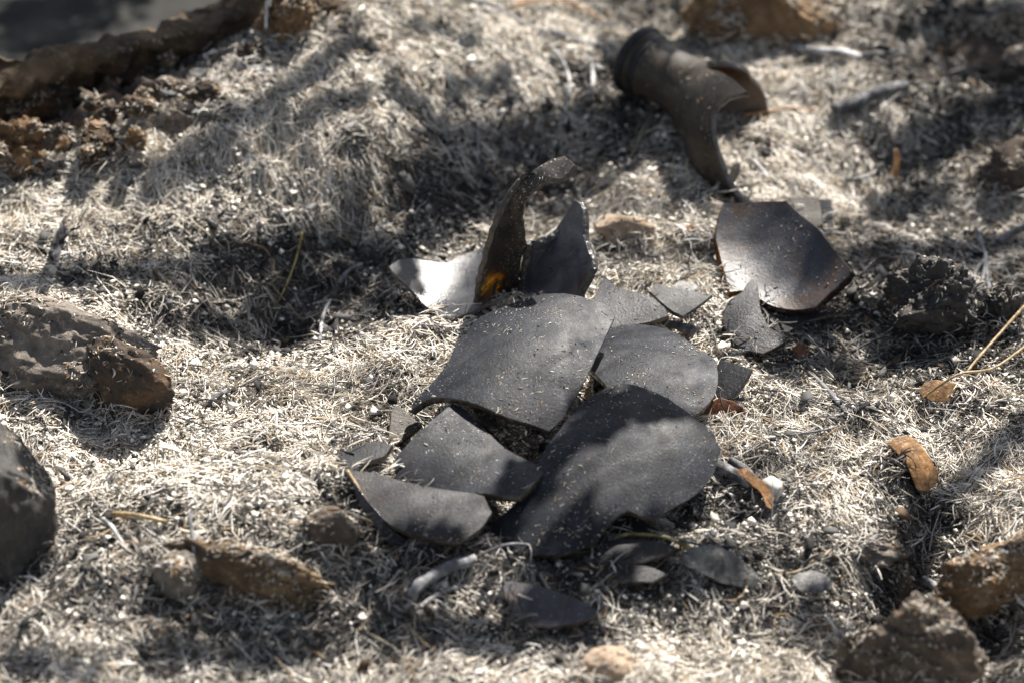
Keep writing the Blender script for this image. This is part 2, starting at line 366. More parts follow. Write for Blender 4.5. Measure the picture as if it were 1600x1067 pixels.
# ------------------------------------------------------------ rocks, tubes
_ico = {}
def ico(n):
    if n in _ico: return _ico[n]
    t = (1+5**.5)/2; V = [(-1, t, 0), (1, t, 0), (-1, -t, 0), (1, -t, 0), (0, -1, t), (0, 1, t), (0, -1, -t), (0, 1, -t), (t, 0, -1), (t, 0, 1), (-t, 0, -1), (-t, 0, 1)]
    V = [np.array(v)/np.linalg.norm(v) for v in V]
    F = [(0, 11, 5), (0, 5, 1), (0, 1, 7), (0, 7, 10), (0, 10, 11), (1, 5, 9), (5, 11, 4), (11, 10, 2), (10, 7, 6), (7, 1, 8), (3, 9, 4), (3, 4, 2), (3, 2, 6), (3, 6, 8), (3, 8, 9), (4, 9, 5), (2, 4, 11), (6, 2, 10), (8, 6, 7), (9, 8, 1)]
    for _ in range(n):
        c = {}; G2 = []
        def mid(a, b):
            k = (min(a, b), max(a, b))
            if k not in c: v = V[a]+V[b]; V.append(v/np.linalg.norm(v)); c[k] = len(V)-1
            return c[k]
        for a, b, d in F: x, y, z = mid(a, b), mid(b, d), mid(d, a); G2 += [(a, x, z), (b, y, x), (d, z, y), (x, y, z)]
        F = G2
    _ico[n] = (np.array(V), F); return _ico[n]
def rot(rx, ry, rz):
    def m(a, i):
        c, s = math.cos(R(a)), math.sin(R(a)); q = np.eye(3); j, k = [(1, 2), (0, 2), (0, 1)][i]; q[j, j] = c; q[k, k] = c; q[j, k] = -s; q[k, j] = s; return q
    return m(rz, 2) @ m(ry, 1) @ m(rx, 0)
def rock(name, px, py, size, rz=0, seed=1, mat='brown', label='', cat='rock', sink=.3, ang=5, rough=.13, sub=4, group=None, rx=0, ry=0, lift=0., up=0., rc=1.):
    V, F = ico(sub); P = V.copy(); rg = np.random.default_rng(seed)
    for k in range(ang*2):                         # flat broken faces
        d = rg.normal(size=3); d /= np.linalg.norm(d); lim = rg.uniform(.62, .86); h = P.dot(d); P = P-np.outer(np.maximum(h-lim, 0)*.92, d)
    r = 1+rough*(fbm(V[:, 0]*1.7+seed, V[:, 1]*1.7, V[:, 2]*1.7, seed, 2)) + rough*.75*fbm(V[:, 0]*5+seed, V[:, 1]*5, V[:, 2]*5, seed, 4)
    r += rough*.35*(abs(fbm(V[:, 0]*11+seed, V[:, 1]*11, V[:, 2]*11, seed+4, 3))-.3)
    P = (P*r[:, None]*np.array(size)) @ rot(rx, ry, rz).T
    g = G(px, py, up); loc = np.array([g[0], g[1], g[2]+lift-P[:, 2].min()*(1-2*(sink+.06))])
    o = link(name, mesh(name, P, F), M[mat] if isinstance(mat, str) else mat, None, loc); tag(o, label, cat, group)
    W_ = P+loc; ROCKS.append((W_, np.array(F), rc)); return o
ROCKS = []
def tube_arrays(P, rad, seg=7, rgh=.12, seed=0, flat=1.):
    P = np.array(P, float); n = len(P); V = []; F = []
    T = np.gradient(P, axis=0); T /= np.linalg.norm(T, axis=1)[:, None]; up = np.array([0, .3, 1.])
    for i in range(n):
        s = np.cross(T[i], up); s /= np.linalg.norm(s)+1e-9; u = np.cross(s, T[i])
        for j in range(seg):
            a = 2*math.pi*j/seg; rr = rad[i]*(1+rgh*float(vnoise(i*.7+seed*9.1, j*1.3, seed)))
            V.append(P[i]+s*math.cos(a)*rr+u*math.sin(a)*rr*flat)
    for i in range(n-1):
        for j in range(seg): F.append((i*seg+j, i*seg+(j+1) % seg, (i+1)*seg+(j+1) % seg, (i+1)*seg+j))
    F.append(tuple(range(seg-1, -1, -1))); F.append(tuple((n-1)*seg+j for j in range(seg))); return V, F
def smoothpath(P, k=5):
    P = np.array(P, float); n = len(P); out = []
    for i in range(n-1):
        p0, p1, p2, p3 = P[max(i-1, 0)], P[i], P[i+1], P[min(i+2, n-1)]
        for j in range(k):
            t = j/k; out.append(.5*((2*p1)+(-p0+p2)*t+(2*p0-5*p1+4*p2-p3)*t*t+(-p0+3*p1-3*p2+p3)*t**3))
    out.append(P[-1]); return np.array(out)
def stick(name, pts, rad, mat, label, cat='twig', branches=(), seed=0, flat=1., rgh=.25, group=None, seg=7):
    """pts: (px,py,lift in mm); rad mm start,end"""
    def path(pp): return smoothpath([G(p[0], p[1])+np.array([0, 0, p[2]*1e-3+rad[0]*.6e-3]) for p in pp], 6)
    P = path(pts); o0 = P[0].copy(); o0[2] = P[:, 2].min()
    rr = np.linspace(rad[0], rad[1], len(P))*1e-3; V, F = tube_arrays(P-o0, rr, seg, rgh, seed, flat)
    o = link(name, mesh(name, V, F), M[mat], None, o0); tag(o, label, cat, group)
    for bi, b in enumerate(branches):
        Q = path(b); V, F = tube_arrays(Q-o0, np.linspace(rad[0]*.75, rad[1]*.6, len(Q))*1e-3, seg, rgh, seed+bi+1, flat)
        link('side_twig', mesh('side_twig', V, F), M[mat], o)
    return o

# ------------------------------------------------------------ ground
def axis_coords(lo, hi, st, far):
    a = list(np.arange(lo, hi+1e-9, st)); s = st; x = hi; out = []
    while x < far: s *= 1.16; x += s; out.append(x)
    s = st; x = lo; pre = []
    while x > -far: s *= 1.16; x -= s; pre.append(x)
    return np.array(pre[::-1]+a+out)
X = axis_coords(-.36, .36, .0022, 120); Y = axis_coords(-.26, .44, .0022, 120)
gx, gy = np.meshgrid(X, Y, indexing='ij'); gz = terrain(gx, gy)
idx = np.arange(gx.size).reshape(gx.shape)
F = np.stack([idx[:-1, :-1].ravel(), idx[1:, :-1].ravel(), idx[1:, 1:].ravel(), idx[:-1, 1:].ravel()], 1)
me = bigmesh('ground', np.stack([gx.ravel(), gy.ravel(), gz.ravel()], 1), F, 4)
m, t, b = new_mat('burnt soil and ash'); L = t.links.new
c = ramp(t, noise(t, 300, 8, .75, .5), [(.32, (.10, .094, .084)), (.5, (.32, .295, .255)), (.66, (.55, .51, .44))])
c = mix(t, ramp(t, noise(t, 22, 6, .65, .8), [(.50, 0.), (.66, .8)]), c, (.05, .046, .042))
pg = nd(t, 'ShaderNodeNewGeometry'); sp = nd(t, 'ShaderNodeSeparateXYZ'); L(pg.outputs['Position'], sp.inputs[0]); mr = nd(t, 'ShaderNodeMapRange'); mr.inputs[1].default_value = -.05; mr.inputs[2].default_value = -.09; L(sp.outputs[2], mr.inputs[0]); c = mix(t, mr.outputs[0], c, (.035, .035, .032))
L(c, b.inputs['Base Color']); b.inputs['Roughness'].default_value = .95
L(bump(t, noise(t, 500, 7, .75), .0025, 1.), b.inputs['Normal'])
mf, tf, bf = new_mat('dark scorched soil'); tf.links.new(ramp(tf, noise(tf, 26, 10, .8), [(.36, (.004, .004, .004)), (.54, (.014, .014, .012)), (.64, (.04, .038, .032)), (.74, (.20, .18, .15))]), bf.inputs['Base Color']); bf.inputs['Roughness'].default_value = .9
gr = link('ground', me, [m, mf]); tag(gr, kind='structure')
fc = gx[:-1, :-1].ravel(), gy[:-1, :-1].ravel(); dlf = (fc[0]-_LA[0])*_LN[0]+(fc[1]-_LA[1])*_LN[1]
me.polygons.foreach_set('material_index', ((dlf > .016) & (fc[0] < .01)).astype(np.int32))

# ------------------------------------------------------------ shards
convex = dict
S = sheet
S('glass_shard', [(749, 497), (775, 484), (800, 474), (840, 462), (880, 459), (920, 467), (950, 479), (961, 493), (945, 528), (925, 570), (905, 610), (880, 650), (858, 673), (840, 666), (823, 660), (804, 655), (785, 648), (764, 639), (742, 630), (719, 624), (700, 621), (683, 621), (668, 624), (657, 630), (643, 640), (646, 627), (674, 599), (697, 570), (714, 537), (732, 515)],
  (800, 640), .030, (-.10, -.07, 1), 55, (5, 16), label='large grey sooty curved shard lying on top in the middle of the pile', crumbs=2.2)
S('glass_shard', [(947, 515), (975, 508), (1009, 508), (1037, 513), (1065, 526), (1093, 546), (1118, 562), (1122, 590), (1117, 616), (1101, 636), (1082, 650), (1050, 655), (1000, 645), (955, 625), (948, 603), (921, 574), (935, 540)],
  (1060, 655), .014, (.10, -.14, 1), 20, (9, 12), label='rounded grey shard behind the biggest dome shard, right of the topmost shard', crumbs=1.6)
S('glass_shard', [(964, 600), (940, 610), (924, 620), (901, 637), (878, 666), (858, 692), (843, 718), (830, 748), (812, 778), (790, 800), (769, 818), (763, 829), (774, 848), (797, 860), (830, 865), (869, 866), (918, 853), (938, 838), (948, 822), (964, 807), (981, 797), (999, 804), (1025, 814), (1045, 796), (1085, 773), (1114, 741), (1126, 701), (1111, 672), (1085, 652), (1045, 623), (1007, 606), (985, 600)],
  (960, 780), .025, (-.0, -.18, 1), 55, (7, 17), label='biggest dark dome shaped shard at the front of the pile, notched lower edge', th=.0035, mats=(M['soot'], M['rim']), crumbs=1.7)
S('glass_shard', [(707, 630), (727, 640), (744, 657), (767, 680), (790, 700), (819, 716), (849, 729), (852, 735), (831, 758), (812, 775), (787, 774), (753, 770), (724, 772), (698, 776), (672, 770), (644, 755), (632, 758), (621, 747), (616, 729), (618, 715), (638, 692), (661, 669), (684, 649)],
  (735, 765), .016, (.0, -.10, 1), 135, (-5, 16), label='grey four cornered shard, its pointed right tip on the biggest dome shard', crumbs=1.3)
S('glass_shard', [(546, 735), (580, 738), (625, 750), (680, 762), (755, 772), (768, 800), (750, 825), (718, 846), (687, 844), (650, 836), (609, 818), (580, 790), (557, 761)],
  (660, 820), .011, (.0, -.16, 1), 155, (3, 10), label='long dark shard half hidden under the four cornered shard, lower left of pile', mats=(M['sootdk'], M['rim']), crumbs=1.)
S('glass_shard', [(552, 752), (566, 772), (590, 800), (618, 832), (650, 853), (680, 862), (694, 862), (690, 872), (662, 872), (630, 862), (604, 842), (580, 812), (560, 780)],
  (610, 850), .007, (.0, -.7, .8), 0, (2, 2), label='narrow curved blade of dark glass along the front left rim of the pile', th=.0015, mats=(M['sootdk'], M['rimblue']), crumbs=.5)
S('glass_shard', [(525, 716), (538, 704), (557, 697), (592, 688), (612, 695), (600, 712), (572, 722), (550, 742), (538, 735)],
  (560, 720), .007, (-.1, .0, 1), 0, (5, 5), label='small dark shard half buried in ash needles left of the four cornered shard', mats=(M['sootdk'], M['rim']), crumbs=2)
S('glass_shard', [(618, 632), (632, 640), (648, 655), (660, 665), (640, 680), (622, 692), (606, 690), (610, 665), (612, 645)],
  (630, 690), .008, (.2, -.3, 1), 0, (3, 3), label='small triangular ash speckled shard left of the pile with a white lower edge', mats=(M['neckm'], M['rim']), crumbs=3)
S('glass_shard', [(1119, 575), (1126, 562), (1140, 566), (1160, 572), (1174, 577), (1166, 592), (1152, 611), (1135, 625), (1118, 624), (1110, 600)],
  (1140, 622), .008, (-.35, -.3, 1), 30, (10, 4), label='blue black ridged shard poking out at the right end of the rounded grey shard', mats=(M['sootdk'], M['rimblue']), th=.002, crumbs=.3)
S('glass_shard', [(608, 417), (622, 407), (645, 404), (664, 407), (698, 411), (729, 397), (762, 385), (778, 387), (782, 405), (774, 440), (762, 472), (738, 487), (704, 499), (682, 490), (663, 476), (640, 450), (619, 430)],
  (700, 470), .008, (.02, -.06, 1), 68, (-4, -26), th=.0018, label='bright white shining concave shard left of the upright curled shard', mats=(M['shiny'], M['rim']), crumbs=.08)
S('glass_shard', [(943, 434), (955, 441), (969, 452), (1009, 461), (1038, 481), (1044, 493), (1009, 504), (957, 512), (932, 500), (928, 468)],
  (980, 500), .011, (-.1, -.1, 1), 20, (0, 10), label='dark brown shard flat on the ash behind the rounded grey shard', mats=(M['inner'], M['rim']), crumbs=.8)
S('glass_shard', [(1015, 455), (1024, 444), (1061, 452), (1101, 458), (1113, 461), (1095, 475), (1067, 494), (1044, 481)],
  (1060, 480), .011, (.05, -.1, 1), 10, (0, 8), label='thin triangular grey shard right of the flat dark brown shard', mats=(M['sootdk'], M['rimblue']), th=.0022, crumbs=.8)
S('glass_shard', [(1130, 319), (1180, 316), (1228, 315), (1240, 326), (1251, 337), (1279, 360), (1302, 389), (1329, 424), (1325, 432), (1297, 458), (1274, 479), (1245, 484), (1210, 479), (1187, 466), (1167, 454), (1141, 456), (1132, 425), (1124, 395), (1119, 369), (1123, 343)],
  (1215, 478), .007, (-.10, -.22, 1), 112, (-6, -22), label='large concave shard with blue sheen and amber left edge, on the right behind the pile', mats=(M['slate'], M['amberleft']), th=.004, crumbs=.8)
S('glass_shard', [(1232, 309), (1279, 308), (1286, 350), (1270, 358), (1250, 337)],
  (1262, 350), .008, (.0, -.3, 1), 0, (0, 0), label='small brown square shard tucked behind the large concave shard', mats=(M['neckm'], M['rim']), th=.002, crumbs=.8)
S('glass_chip', [(1281, 311), (1299, 312), (1301, 340), (1298, 366), (1285, 366), (1286, 340)],
  (1290, 366), .005, (.0, -.5, 1), 90, (0, 20), label='pale silvery sliver of glass standing beside the small brown square shard', cat='glass chip', mats=(M['shiny'], M['rim']), th=.002, crumbs=.3)
S('glass_shard', [(1167, 444), (1176, 436), (1183, 443), (1185, 467), (1190, 490), (1202, 513), (1227, 524), (1227, 534), (1193, 552), (1170, 547), (1147, 535), (1133, 511), (1131, 487), (1142, 467), (1159, 458)],
  (1175, 540), .011, (-.05, -.3, 1), 80, (5, 14), label='dark bottle glass shard with a narrow upright neck in front of the large concave shard', mats=(M['inner'], M['rim']), crumbs=1.3)
S('glass_shard', [(1208, 508), (1239, 491), (1274, 489), (1310, 485), (1300, 492), (1259, 503), (1222, 524), (1212, 519)],
  (1240, 512), .009, (.0, -.3, 1), 0, (0, 5), label='long thin grey shard pointing right below the large concave shard', mats=(M['sootdk'], M['rimblue']), th=.002, crumbs=.8)
S('glass_shard', [(786, 906), (800, 908), (830, 912), (860, 920), (890, 930), (922, 945), (933, 960), (900, 972), (860, 978), (825, 978), (803, 958), (790, 932)],
  (850, 970), .011, (-.12, -.30, 1), 0, (4, 6), label='dark glossy wedge shard lying alone in front of the pile', mats=(M['slate'], M['rim']), crumbs=.5)
S('glass_shard', [(905, 862), (930, 850), (975, 842), (1030, 846), (1060, 856), (1030, 868), (990, 880), (940, 884), (915, 878)],
  (980, 876), .008, (.0, -.15, 1), 0, (4, 12), label='flat dark shard half covered by litter under the front edge of the biggest dome shard', mats=(M['sootdk'], M['rim']), crumbs=2)
S('glass_shard', [(900, 892), (950, 880), (1010, 884), (1040, 896), (1020, 908), (970, 906), (920, 904)],
  (970, 904), .006, (.0, -.2, 1), 0, (4, 10), label='small dark shard with a bright glint in the litter below the flat dark shard', mats=(M['sootdk'], M['rimblue']), crumbs=1.5)
S('glass_chip', [(960, 812), (975, 805), (1000, 806), (1024, 815), (1022, 824), (995, 830), (965, 832)],
  (990, 832), .007, (.0, -.25, 1), 0, (0, 25), label='silvery glinting chip in the notch of the biggest dome shard', cat='glass chip', mats=(M['shiny'], M['rim']), th=.0015, crumbs=.4)
S('glass_chip', [(1118, 556), (1150, 545), (1170, 547), (1140, 556), (1125, 563)],
  (1142, 560), .007, (.0, -.4, 1), 0, (0, 20), label='thin clear chip between the rounded grey shard and the narrow necked shard', cat='glass chip', mats=(M['shiny'], M['rimblue']), th=.0012, crumbs=.3)
S('glass_chip', [(1395, 430), (1400, 420), (1412, 425), (1405, 445)],
  (1402, 445), .003, (.3, -.4, 1), 0, (0, 0), label='small pale angular flake right of the large concave shard', cat='glass chip', mats=(M['white'], M['white']), th=.0012, crumbs=.0) if False else None

# upright curled shard: curled side + wide side (one bottle piece)
yb = float(G(790, 492)[1])
m6, t6, b6 = new_mat('amber glass with worn soot'); L = t6.links.new
tc = nd(t6, 'ShaderNodeTexCoord', name='TC')
c = ramp(t6, noise(t6, 80, 7, .7, .8), [(.35, (.010, .009, .009)), (.55, (.030, .023, .018)), (.75, (.08, .06, .045))])
spk = ramp(t6, noise(t6, 1300, 3, .7), [(.62, 0.), (.66, 1.)]); c = mix(t6, spk, c, (.5, .44, .34))
L(c, b6.inputs['Base Color']); b6.inputs['Roughness'].default_value = .32
L(bump(t6, noise(t6, 600, 5, .7), .0005, .6), b6.inputs['Normal'])
pc = aty(776, 458, yb+.006)
tr = nd(t6, 'ShaderNodeBsdfTranslucent'); L(ramp(t6, noise(t6, 450, 4, .7), [(.35, (.9, .28, .01)), (.6, (1., .6, .06))]), tr.inputs[0])
vd = nd(t6, 'ShaderNodeVectorMath', operation='DISTANCE'); L(tc.outputs['Object'], vd.inputs[0])
mxs = nd(t6, 'ShaderNodeMixShader'); nv = nd(t6, 'ShaderNodeMath', operation='MULTIPLY_ADD'); L(noise(t6, 300, 5, .7), nv.inputs[0]); nv.inputs[1].default_value = .016; L(vd.outputs['Value'], nv.inputs[2])
L(ramp(t6, nv.outputs[0], [(.0115, .98), (.0180, .0)]), mxs.inputs[0]); tp6 = nd(t6, 'ShaderNodeBsdfTransparent'); tp6.inputs[0].default_value = (1., .82, .34, 1); mt6 = nd(t6, 'ShaderNodeMixShader'); L(ramp(t6, noise(t6, 380, 4, .7), [(.4, .35), (.6, .9)]), mt6.inputs[0]); L(tr.outputs[0], mt6.inputs[1]); L(tp6.outputs[0], mt6.inputs[2])
L(b6.outputs[0], mxs.inputs[1]); L(mt6.outputs[0], mxs.inputs[2]); L(mxs.outputs[0], t6.nodes['Material Output'].inputs[0])
P6 = [(744, 505, 0, 792, 510, .012), (747, 492, 0, 798, 492, .014), (749, 465, 0, 806, 465, .016), (754, 432, 0, 812, 432, .018), (760, 408, 0, 815, 404, .019), (767, 383, 0, 822, 380, .018),
      (774, 361, 0, 818, 356, .016), (782, 342, .001, 817, 336, .012), (791, 324, .003, 820, 318, .008), (804, 303, .006, 829, 303, .006), (819, 283, .010, 845, 290, .004), (837, 265, .013, 864, 279, .002), (861, 250, .015, 882, 277, .001), (883, 246, .016, 897, 259, .004)]
r6 = loft('glass_shard', [(a, b, yb+c, d, e, yb+f) for (a, b, c, d, e, f) in P6], 9, (-.0015, .003, 0), .0023, (m6, M['rim']), 'tall upright curled amber brown shard with a glowing orange patch, standing behind the topmost shard', 'glass shard', ('curled_side', 'broken_edge'), crumbs=1.4)
vd.inputs[1].default_value = tuple(pc-np.array(r6.location))
P7 = [(820, 380, .019, 833, 376, .020), (816, 404, .019, 848, 372, .022), (812, 432, .018, 868, 359, .025), (809, 450, .017, 890, 339, .028), (805, 470, .015, 903, 322, .029), (804, 484, .013, 912, 318, .027), (806, 494, .010, 920, 335, .021), (816, 500, .006, 922, 378, .012), (834, 504, .002, 934, 408, .004), (860, 506, -.003, 930, 430, -.001), (900, 500, -.006, 912, 466, -.005)]
loft('glass_shard', [(a, b, yb+c, d, e, yb+f) for (a, b, c, d, e, f) in P7], 14, (.000, .0035, -.002), .003, (M['slate_sheen'], M['rimblue']), '', '', ('wide_side', 'broken_edge'), root=r6, crumbs=1.3)

# ------------------------------------------------------------ bottle neck (a turned form broken off unevenly)
def bottle_neck():
    A = G(986, 153); A[2] = H(A[0], A[1])+.022; axd = np.array([.74, -.66, -.10]); axd /= np.linalg.norm(axd)
    s1 = np.cross(axd, [0, 0, 1.]); s1 /= np.linalg.norm(s1); u1 = np.cross(s1, axd)      # s1 to the lower-left, u1 up
    NT = 72
    prof = [(0, .0128), (.0010, .0142), (.003, .0148), (.006, .0148), (.0075, .0138), (.0085, .0134), (.0105, .0142), (.0125, .0142), (.0135, .0132), (.018, .0130), (.024, .0132), (.030, .0140), (.036, .0158), (.042, .0190), (.048, .0232), (.054, .0280), (.062, .0325), (.070, .0350), (.080, .0365), (.090, .037), (.10, .0372), (.11, .0373)]
    ps = np.array(prof)
    keys = [(-180, .060), (-150, .052), (-120, .050), (-95, .078), (-60, .075), (-30, .044), (0, .036), (25, .040), (60, .050), (95, .060), (125, .075), (150, .064), (180, .060)]
    # theta: 0 = up, + = towards the lower-left side (s1), 180 = underside
    keys = NECKKEYS
    ka = np.array([k[0] for k in keys]); kv = np.array([k[1] for k in keys])
    NR = 46; rows = []
    for i in range(NR):
        row = []
        for j in range(NT):
            th = -180+360*j/NT; sm = np.interp(th, ka, kv)+.0012*float(vnoise(j*.55, 3, 1))
            s = sm*(i/(NR-1))**.9 if i else 0
            r = np.interp(s, ps[:, 0], ps[:, 1]); a = R(th)
            row.append(A+axd*s+(u1*math.cos(a)+s1*math.sin(a))*r)
        rows.append(row)
    V = np.array(rows).reshape(-1, 3); F = []
    for i in range(NR-1):
        for j in range(NT): a = i*NT+j; b_ = i*NT+(j+1) % NT; F.append((a, b_, b_+NT, a+NT))
    cen = A+axd*.03
    f = F[NT*3]; nn = np.cross(V[f[1]]-V[f[0]], V[f[2]]-V[f[0]]); ctr = V[f[0]]-(A+axd*(V[f[0]]-A).dot(axd))
    if nn.dot(ctr) < 0: F = [tuple(reversed(f)) for f in F]
    N = np.zeros_like(V)
    for f in F:
        q = np.cross(V[f[1]]-V[f[0]], V[f[2]]-V[f[0]])
        for k in f: N[k] += q
    N /= np.linalg.norm(N, axis=1)[:, None]+1e-12; B = V-N*.0030; n = len(V); base = np.array([A[0], A[1], V[:, 2].min()])
    root = tag(empty('bottle_neck', base), 'broken brown bottle neck with ringed mouth and long jagged shoulder, lying at the top right', 'bottle neck')
    # lip (first 12 mm) and shoulder as separate parts
    srow = V.reshape(NR, NT, 3); cut = 11
    def part(name, i0, i1, mat, mat2):
        ids = range(i0*NT, (i1+1)*NT); off = i0*NT; m_ = (i1-i0+1)*NT
        FF = [tuple(k-off for k in f) for f in F if all(i0*NT <= k < (i1+1)*NT for k in f)]
        VV = np.vstack([V[i0*NT:(i1+1)*NT], B[i0*NT:(i1+1)*NT]])-base
        o = link(name, mesh(name, VV, FF+[tuple(k+m_ for k in reversed(f)) for f in FF]), [mat, mat2], root)
        for k in range(len(FF), 2*len(FF)): o.data.polygons[k].material_index = 1
    part('shoulder', 0, NR-1, M['neckm'], M['neckin'])
    for nm, i in (('lip', 0), ('broken_edge', NR-1)):
        a = V[i*NT:(i+1)*NT]; b_ = B[i*NT:(i+1)*NT]; mid = (a+b_)/2+(axd if i else -axd)*.0006
        VV = np.vstack([a, mid, b_])-base; FF = [(k*NT+j, k*NT+(j+1) % NT, (k+1)*NT+(j+1) % NT, (k+1)*NT+j) for k in (0, 1) for j in range(NT)]
        link(nm, mesh(nm, VV, FF), M['rimblue'] if i else M['rim'], root)
    # ring bead under the mouth
    for s0, rr in ((.0032, .0156), (.0098, .0142)):
        VV = []; FF = []
        for j in range(NT):
            a = R(360*j/NT); d = u1*math.cos(a)+s1*math.sin(a)
            for k in range(8):
                b2 = 2*math.pi*k/8; VV.append(A+axd*(s0+.0026*math.cos(b2))+d*(rr-.0012+.0018*math.sin(b2))-base)
        for j in range(NT):
            for k in range(8): FF.append((j*8+k, ((j+1) % NT)*8+k, ((j+1) % NT)*8+(k+1) % 8, j*8+(k+1) % 8))
        link('mouth_ring', mesh('mouth_ring', VV, FF), M['sootdk'], root)
    SHARDS.append((V, np.array([(f[0], f[1], f[2]) for f in F]), 1.1))
NECKKEYS = [(-180, .050), (-140, .056), (-120, .060), (-100, .055), (-80, .050), (-60, .046), (-40, .042), (-20, .039), (0, .039), (14, .043), (22, .058), (30, .076), (40, .068), (52, .064), (66, .068), (80, .076), (95, .086), (110, .098), (124, .110), (136, .103), (150, .070), (180, .05)]
bottle_neck()
S('glass_shard', [(1100, 316), (1118, 300), (1135, 280), (1146, 258), (1156, 254), (1154, 268), (1142, 290), (1126, 308), (1110, 320)],
  (1120, 312), .003, (-.2, -.5, 1), 60, (0, 0), label='narrow dark curved sliver right of the bottle neck tip', mats=(M['neckm'], M['rimblue']), th=.002, crumbs=.3)

# ------------------------------------------------------------ dry leaves and bark scraps
LF = dict(th=.00035, jag=2.2, wob=.0022, crumbs=0., parts=('blade', 'curled_rim'), cat='dry leaf')
S('dry_leaf', [(1099, 646), (1110, 630), (1124, 621), (1144, 627), (1160, 637), (1166, 646), (1135, 643), (1115, 644)], (1130, 646), .006, (.1, -.8, 1), 0, (0, 60), label='rust coloured dry leaf sticking out from under the right side of the pile', mats=(M['leafb'], M['leafb']), **LF)
S('dry_leaf', [(1436, 612), (1445, 598), (1463, 594), (1490, 600), (1512, 612), (1500, 624), (1470, 628), (1448, 624)], (1470, 626), .007, (.1, -.5, 1), 10, (10, 40), label='oval orange brown dry leaf under two straw stalks at the right', mats=(M['leafo'], M['leafo']), **LF)
S('dry_leaf', [(1388, 692), (1398, 684), (1418, 681), (1434, 688), (1448, 708), (1465, 735), (1466, 752), (1448, 766), (1434, 763), (1424, 738), (1408, 712)], (1440, 758), .009, (.5, -.5, 1), -55, (8, 55), label='long folded tan dry leaf beside a small brown stone, its shadow painted dark under it', mats=(M['leafo'], M['leafo']), **LF)
S('dry_leaf', [(1150, 735), (1165, 731), (1180, 742), (1198, 760), (1210, 778), (1205, 794), (1198, 790), (1190, 770), (1170, 752)], (1195, 788), .007, (.5, -.5, 1), -50, (5, 45), label='narrow curled orange leaf lying against charred wood right of the pile', mats=(M['leafo'], M['leafb']), **LF)
S('dry_leaf', [(1237, 544), (1248, 537), (1260, 542), (1258, 556), (1244, 560)], (1248, 558), .005, (.1, -.5, 1), 0, (0, 0), label='small dark rust scrap of leaf in shade right of the narrow necked shard', mats=(M['leafb'], M['leafb']), **LF)
S('dry_leaf', [(1396, 236), (1402, 232), (1406, 250), (1404, 272), (1396, 284), (1392, 276), (1398, 256)], (1398, 283), .006, (.5, -.6, .6), 90, (0, 0), label='orange sliver of leaf standing in a dark hollow at the upper right', mats=(M['leafo'], M['leafo']), **LF)
S('burnt_leaf', [(1062, 870), (1080, 856), (1110, 852), (1140, 860), (1165, 880), (1185, 900), (1194, 920), (1180, 924), (1150, 912), (1120, 906), (1092, 890), (1075, 885)], (1120, 905), .010, (.2, -.4, 1), -30, (30, 60), label='grey crumpled burnt leaf in front of the pile, right side', mats=(M['leafg'], M['leafg']), **{**LF, 'jag': 6., 'wob': .006})
S('burnt_leaf', [(1236, 905), (1250, 895), (1275, 892), (1296, 902), (1300, 918), (1280, 924), (1250, 922)], (1265, 922), .008, (.1, -.4, 1), 0, (10, 30), label='small smooth grey burnt leaf above the foreground rubble', mats=(M['leafg'], M['leafg']), **{**LF, 'jag': 3., 'wob': .004})
S('burnt_leaf', [(1048, 450), (1060, 440), (1080, 442), (1096, 452), (1080, 456), (1060, 455)], (1072, 456), .008, (.1, -.2, 1), 0, (10, 10), label='tiny dark curled flake lying on the thin triangular grey shard', mats=(M['leafg'], M['leafg']), **LF)
S('burnt_leaf', [(1012, 503), (1030, 499), (1055, 503), (1080, 508), (1090, 515), (1078, 524), (1060, 515), (1035, 507)], (1050, 520), .006, (.1, -.3, 1), 0, (5, 10), label='crinkled brown flake along the back rim of the rounded grey shard', mats=(M['leafg'], M['leafb']), **LF)
for i, (pts, c, lab) in enumerate([([(105, 190), (125, 168), (150, 160), (165, 175), (150, 195), (140, 215), (120, 205)], (135, 205), 'torn brown leaf scrap in the rubble under the ledge, leftmost'),
      ([(205, 155), (222, 122), (240, 128), (250, 150), (262, 168), (240, 178), (215, 180)], (235, 170), 'upright brown leaf scrap below the ledge with a pale top'),
      ([(60, 205), (75, 190), (95, 188), (110, 205), (100, 225), (75, 225)], (85, 220), 'dark curled leaf scrap low under the ledge at the far left'),
      ([(255, 190), (275, 175), (300, 185), (290, 205), (265, 210)], (280, 200), 'crumpled grey brown leaf scrap where the ash mound meets the rubble'),
      ([(150, 150), (175, 140), (190, 150), (200, 165), (180, 172), (160, 168)], (175, 172), 'pale brown leaf scrap between the torn one and the upright one'),
      ([(180, 240), (200, 215), (208, 222), (200, 250), (190, 255)], (195, 252), 'narrow orange brown bark strip standing in the hollow')]):
    S('burnt_leaf', pts, c, .016, (.1*(i-1), -.7, 1), 30*i, (30, 30), label=lab, mats=(M['leafd'], M['leafd']), **{**LF, 'jag': 2.2, 'wob': .004})

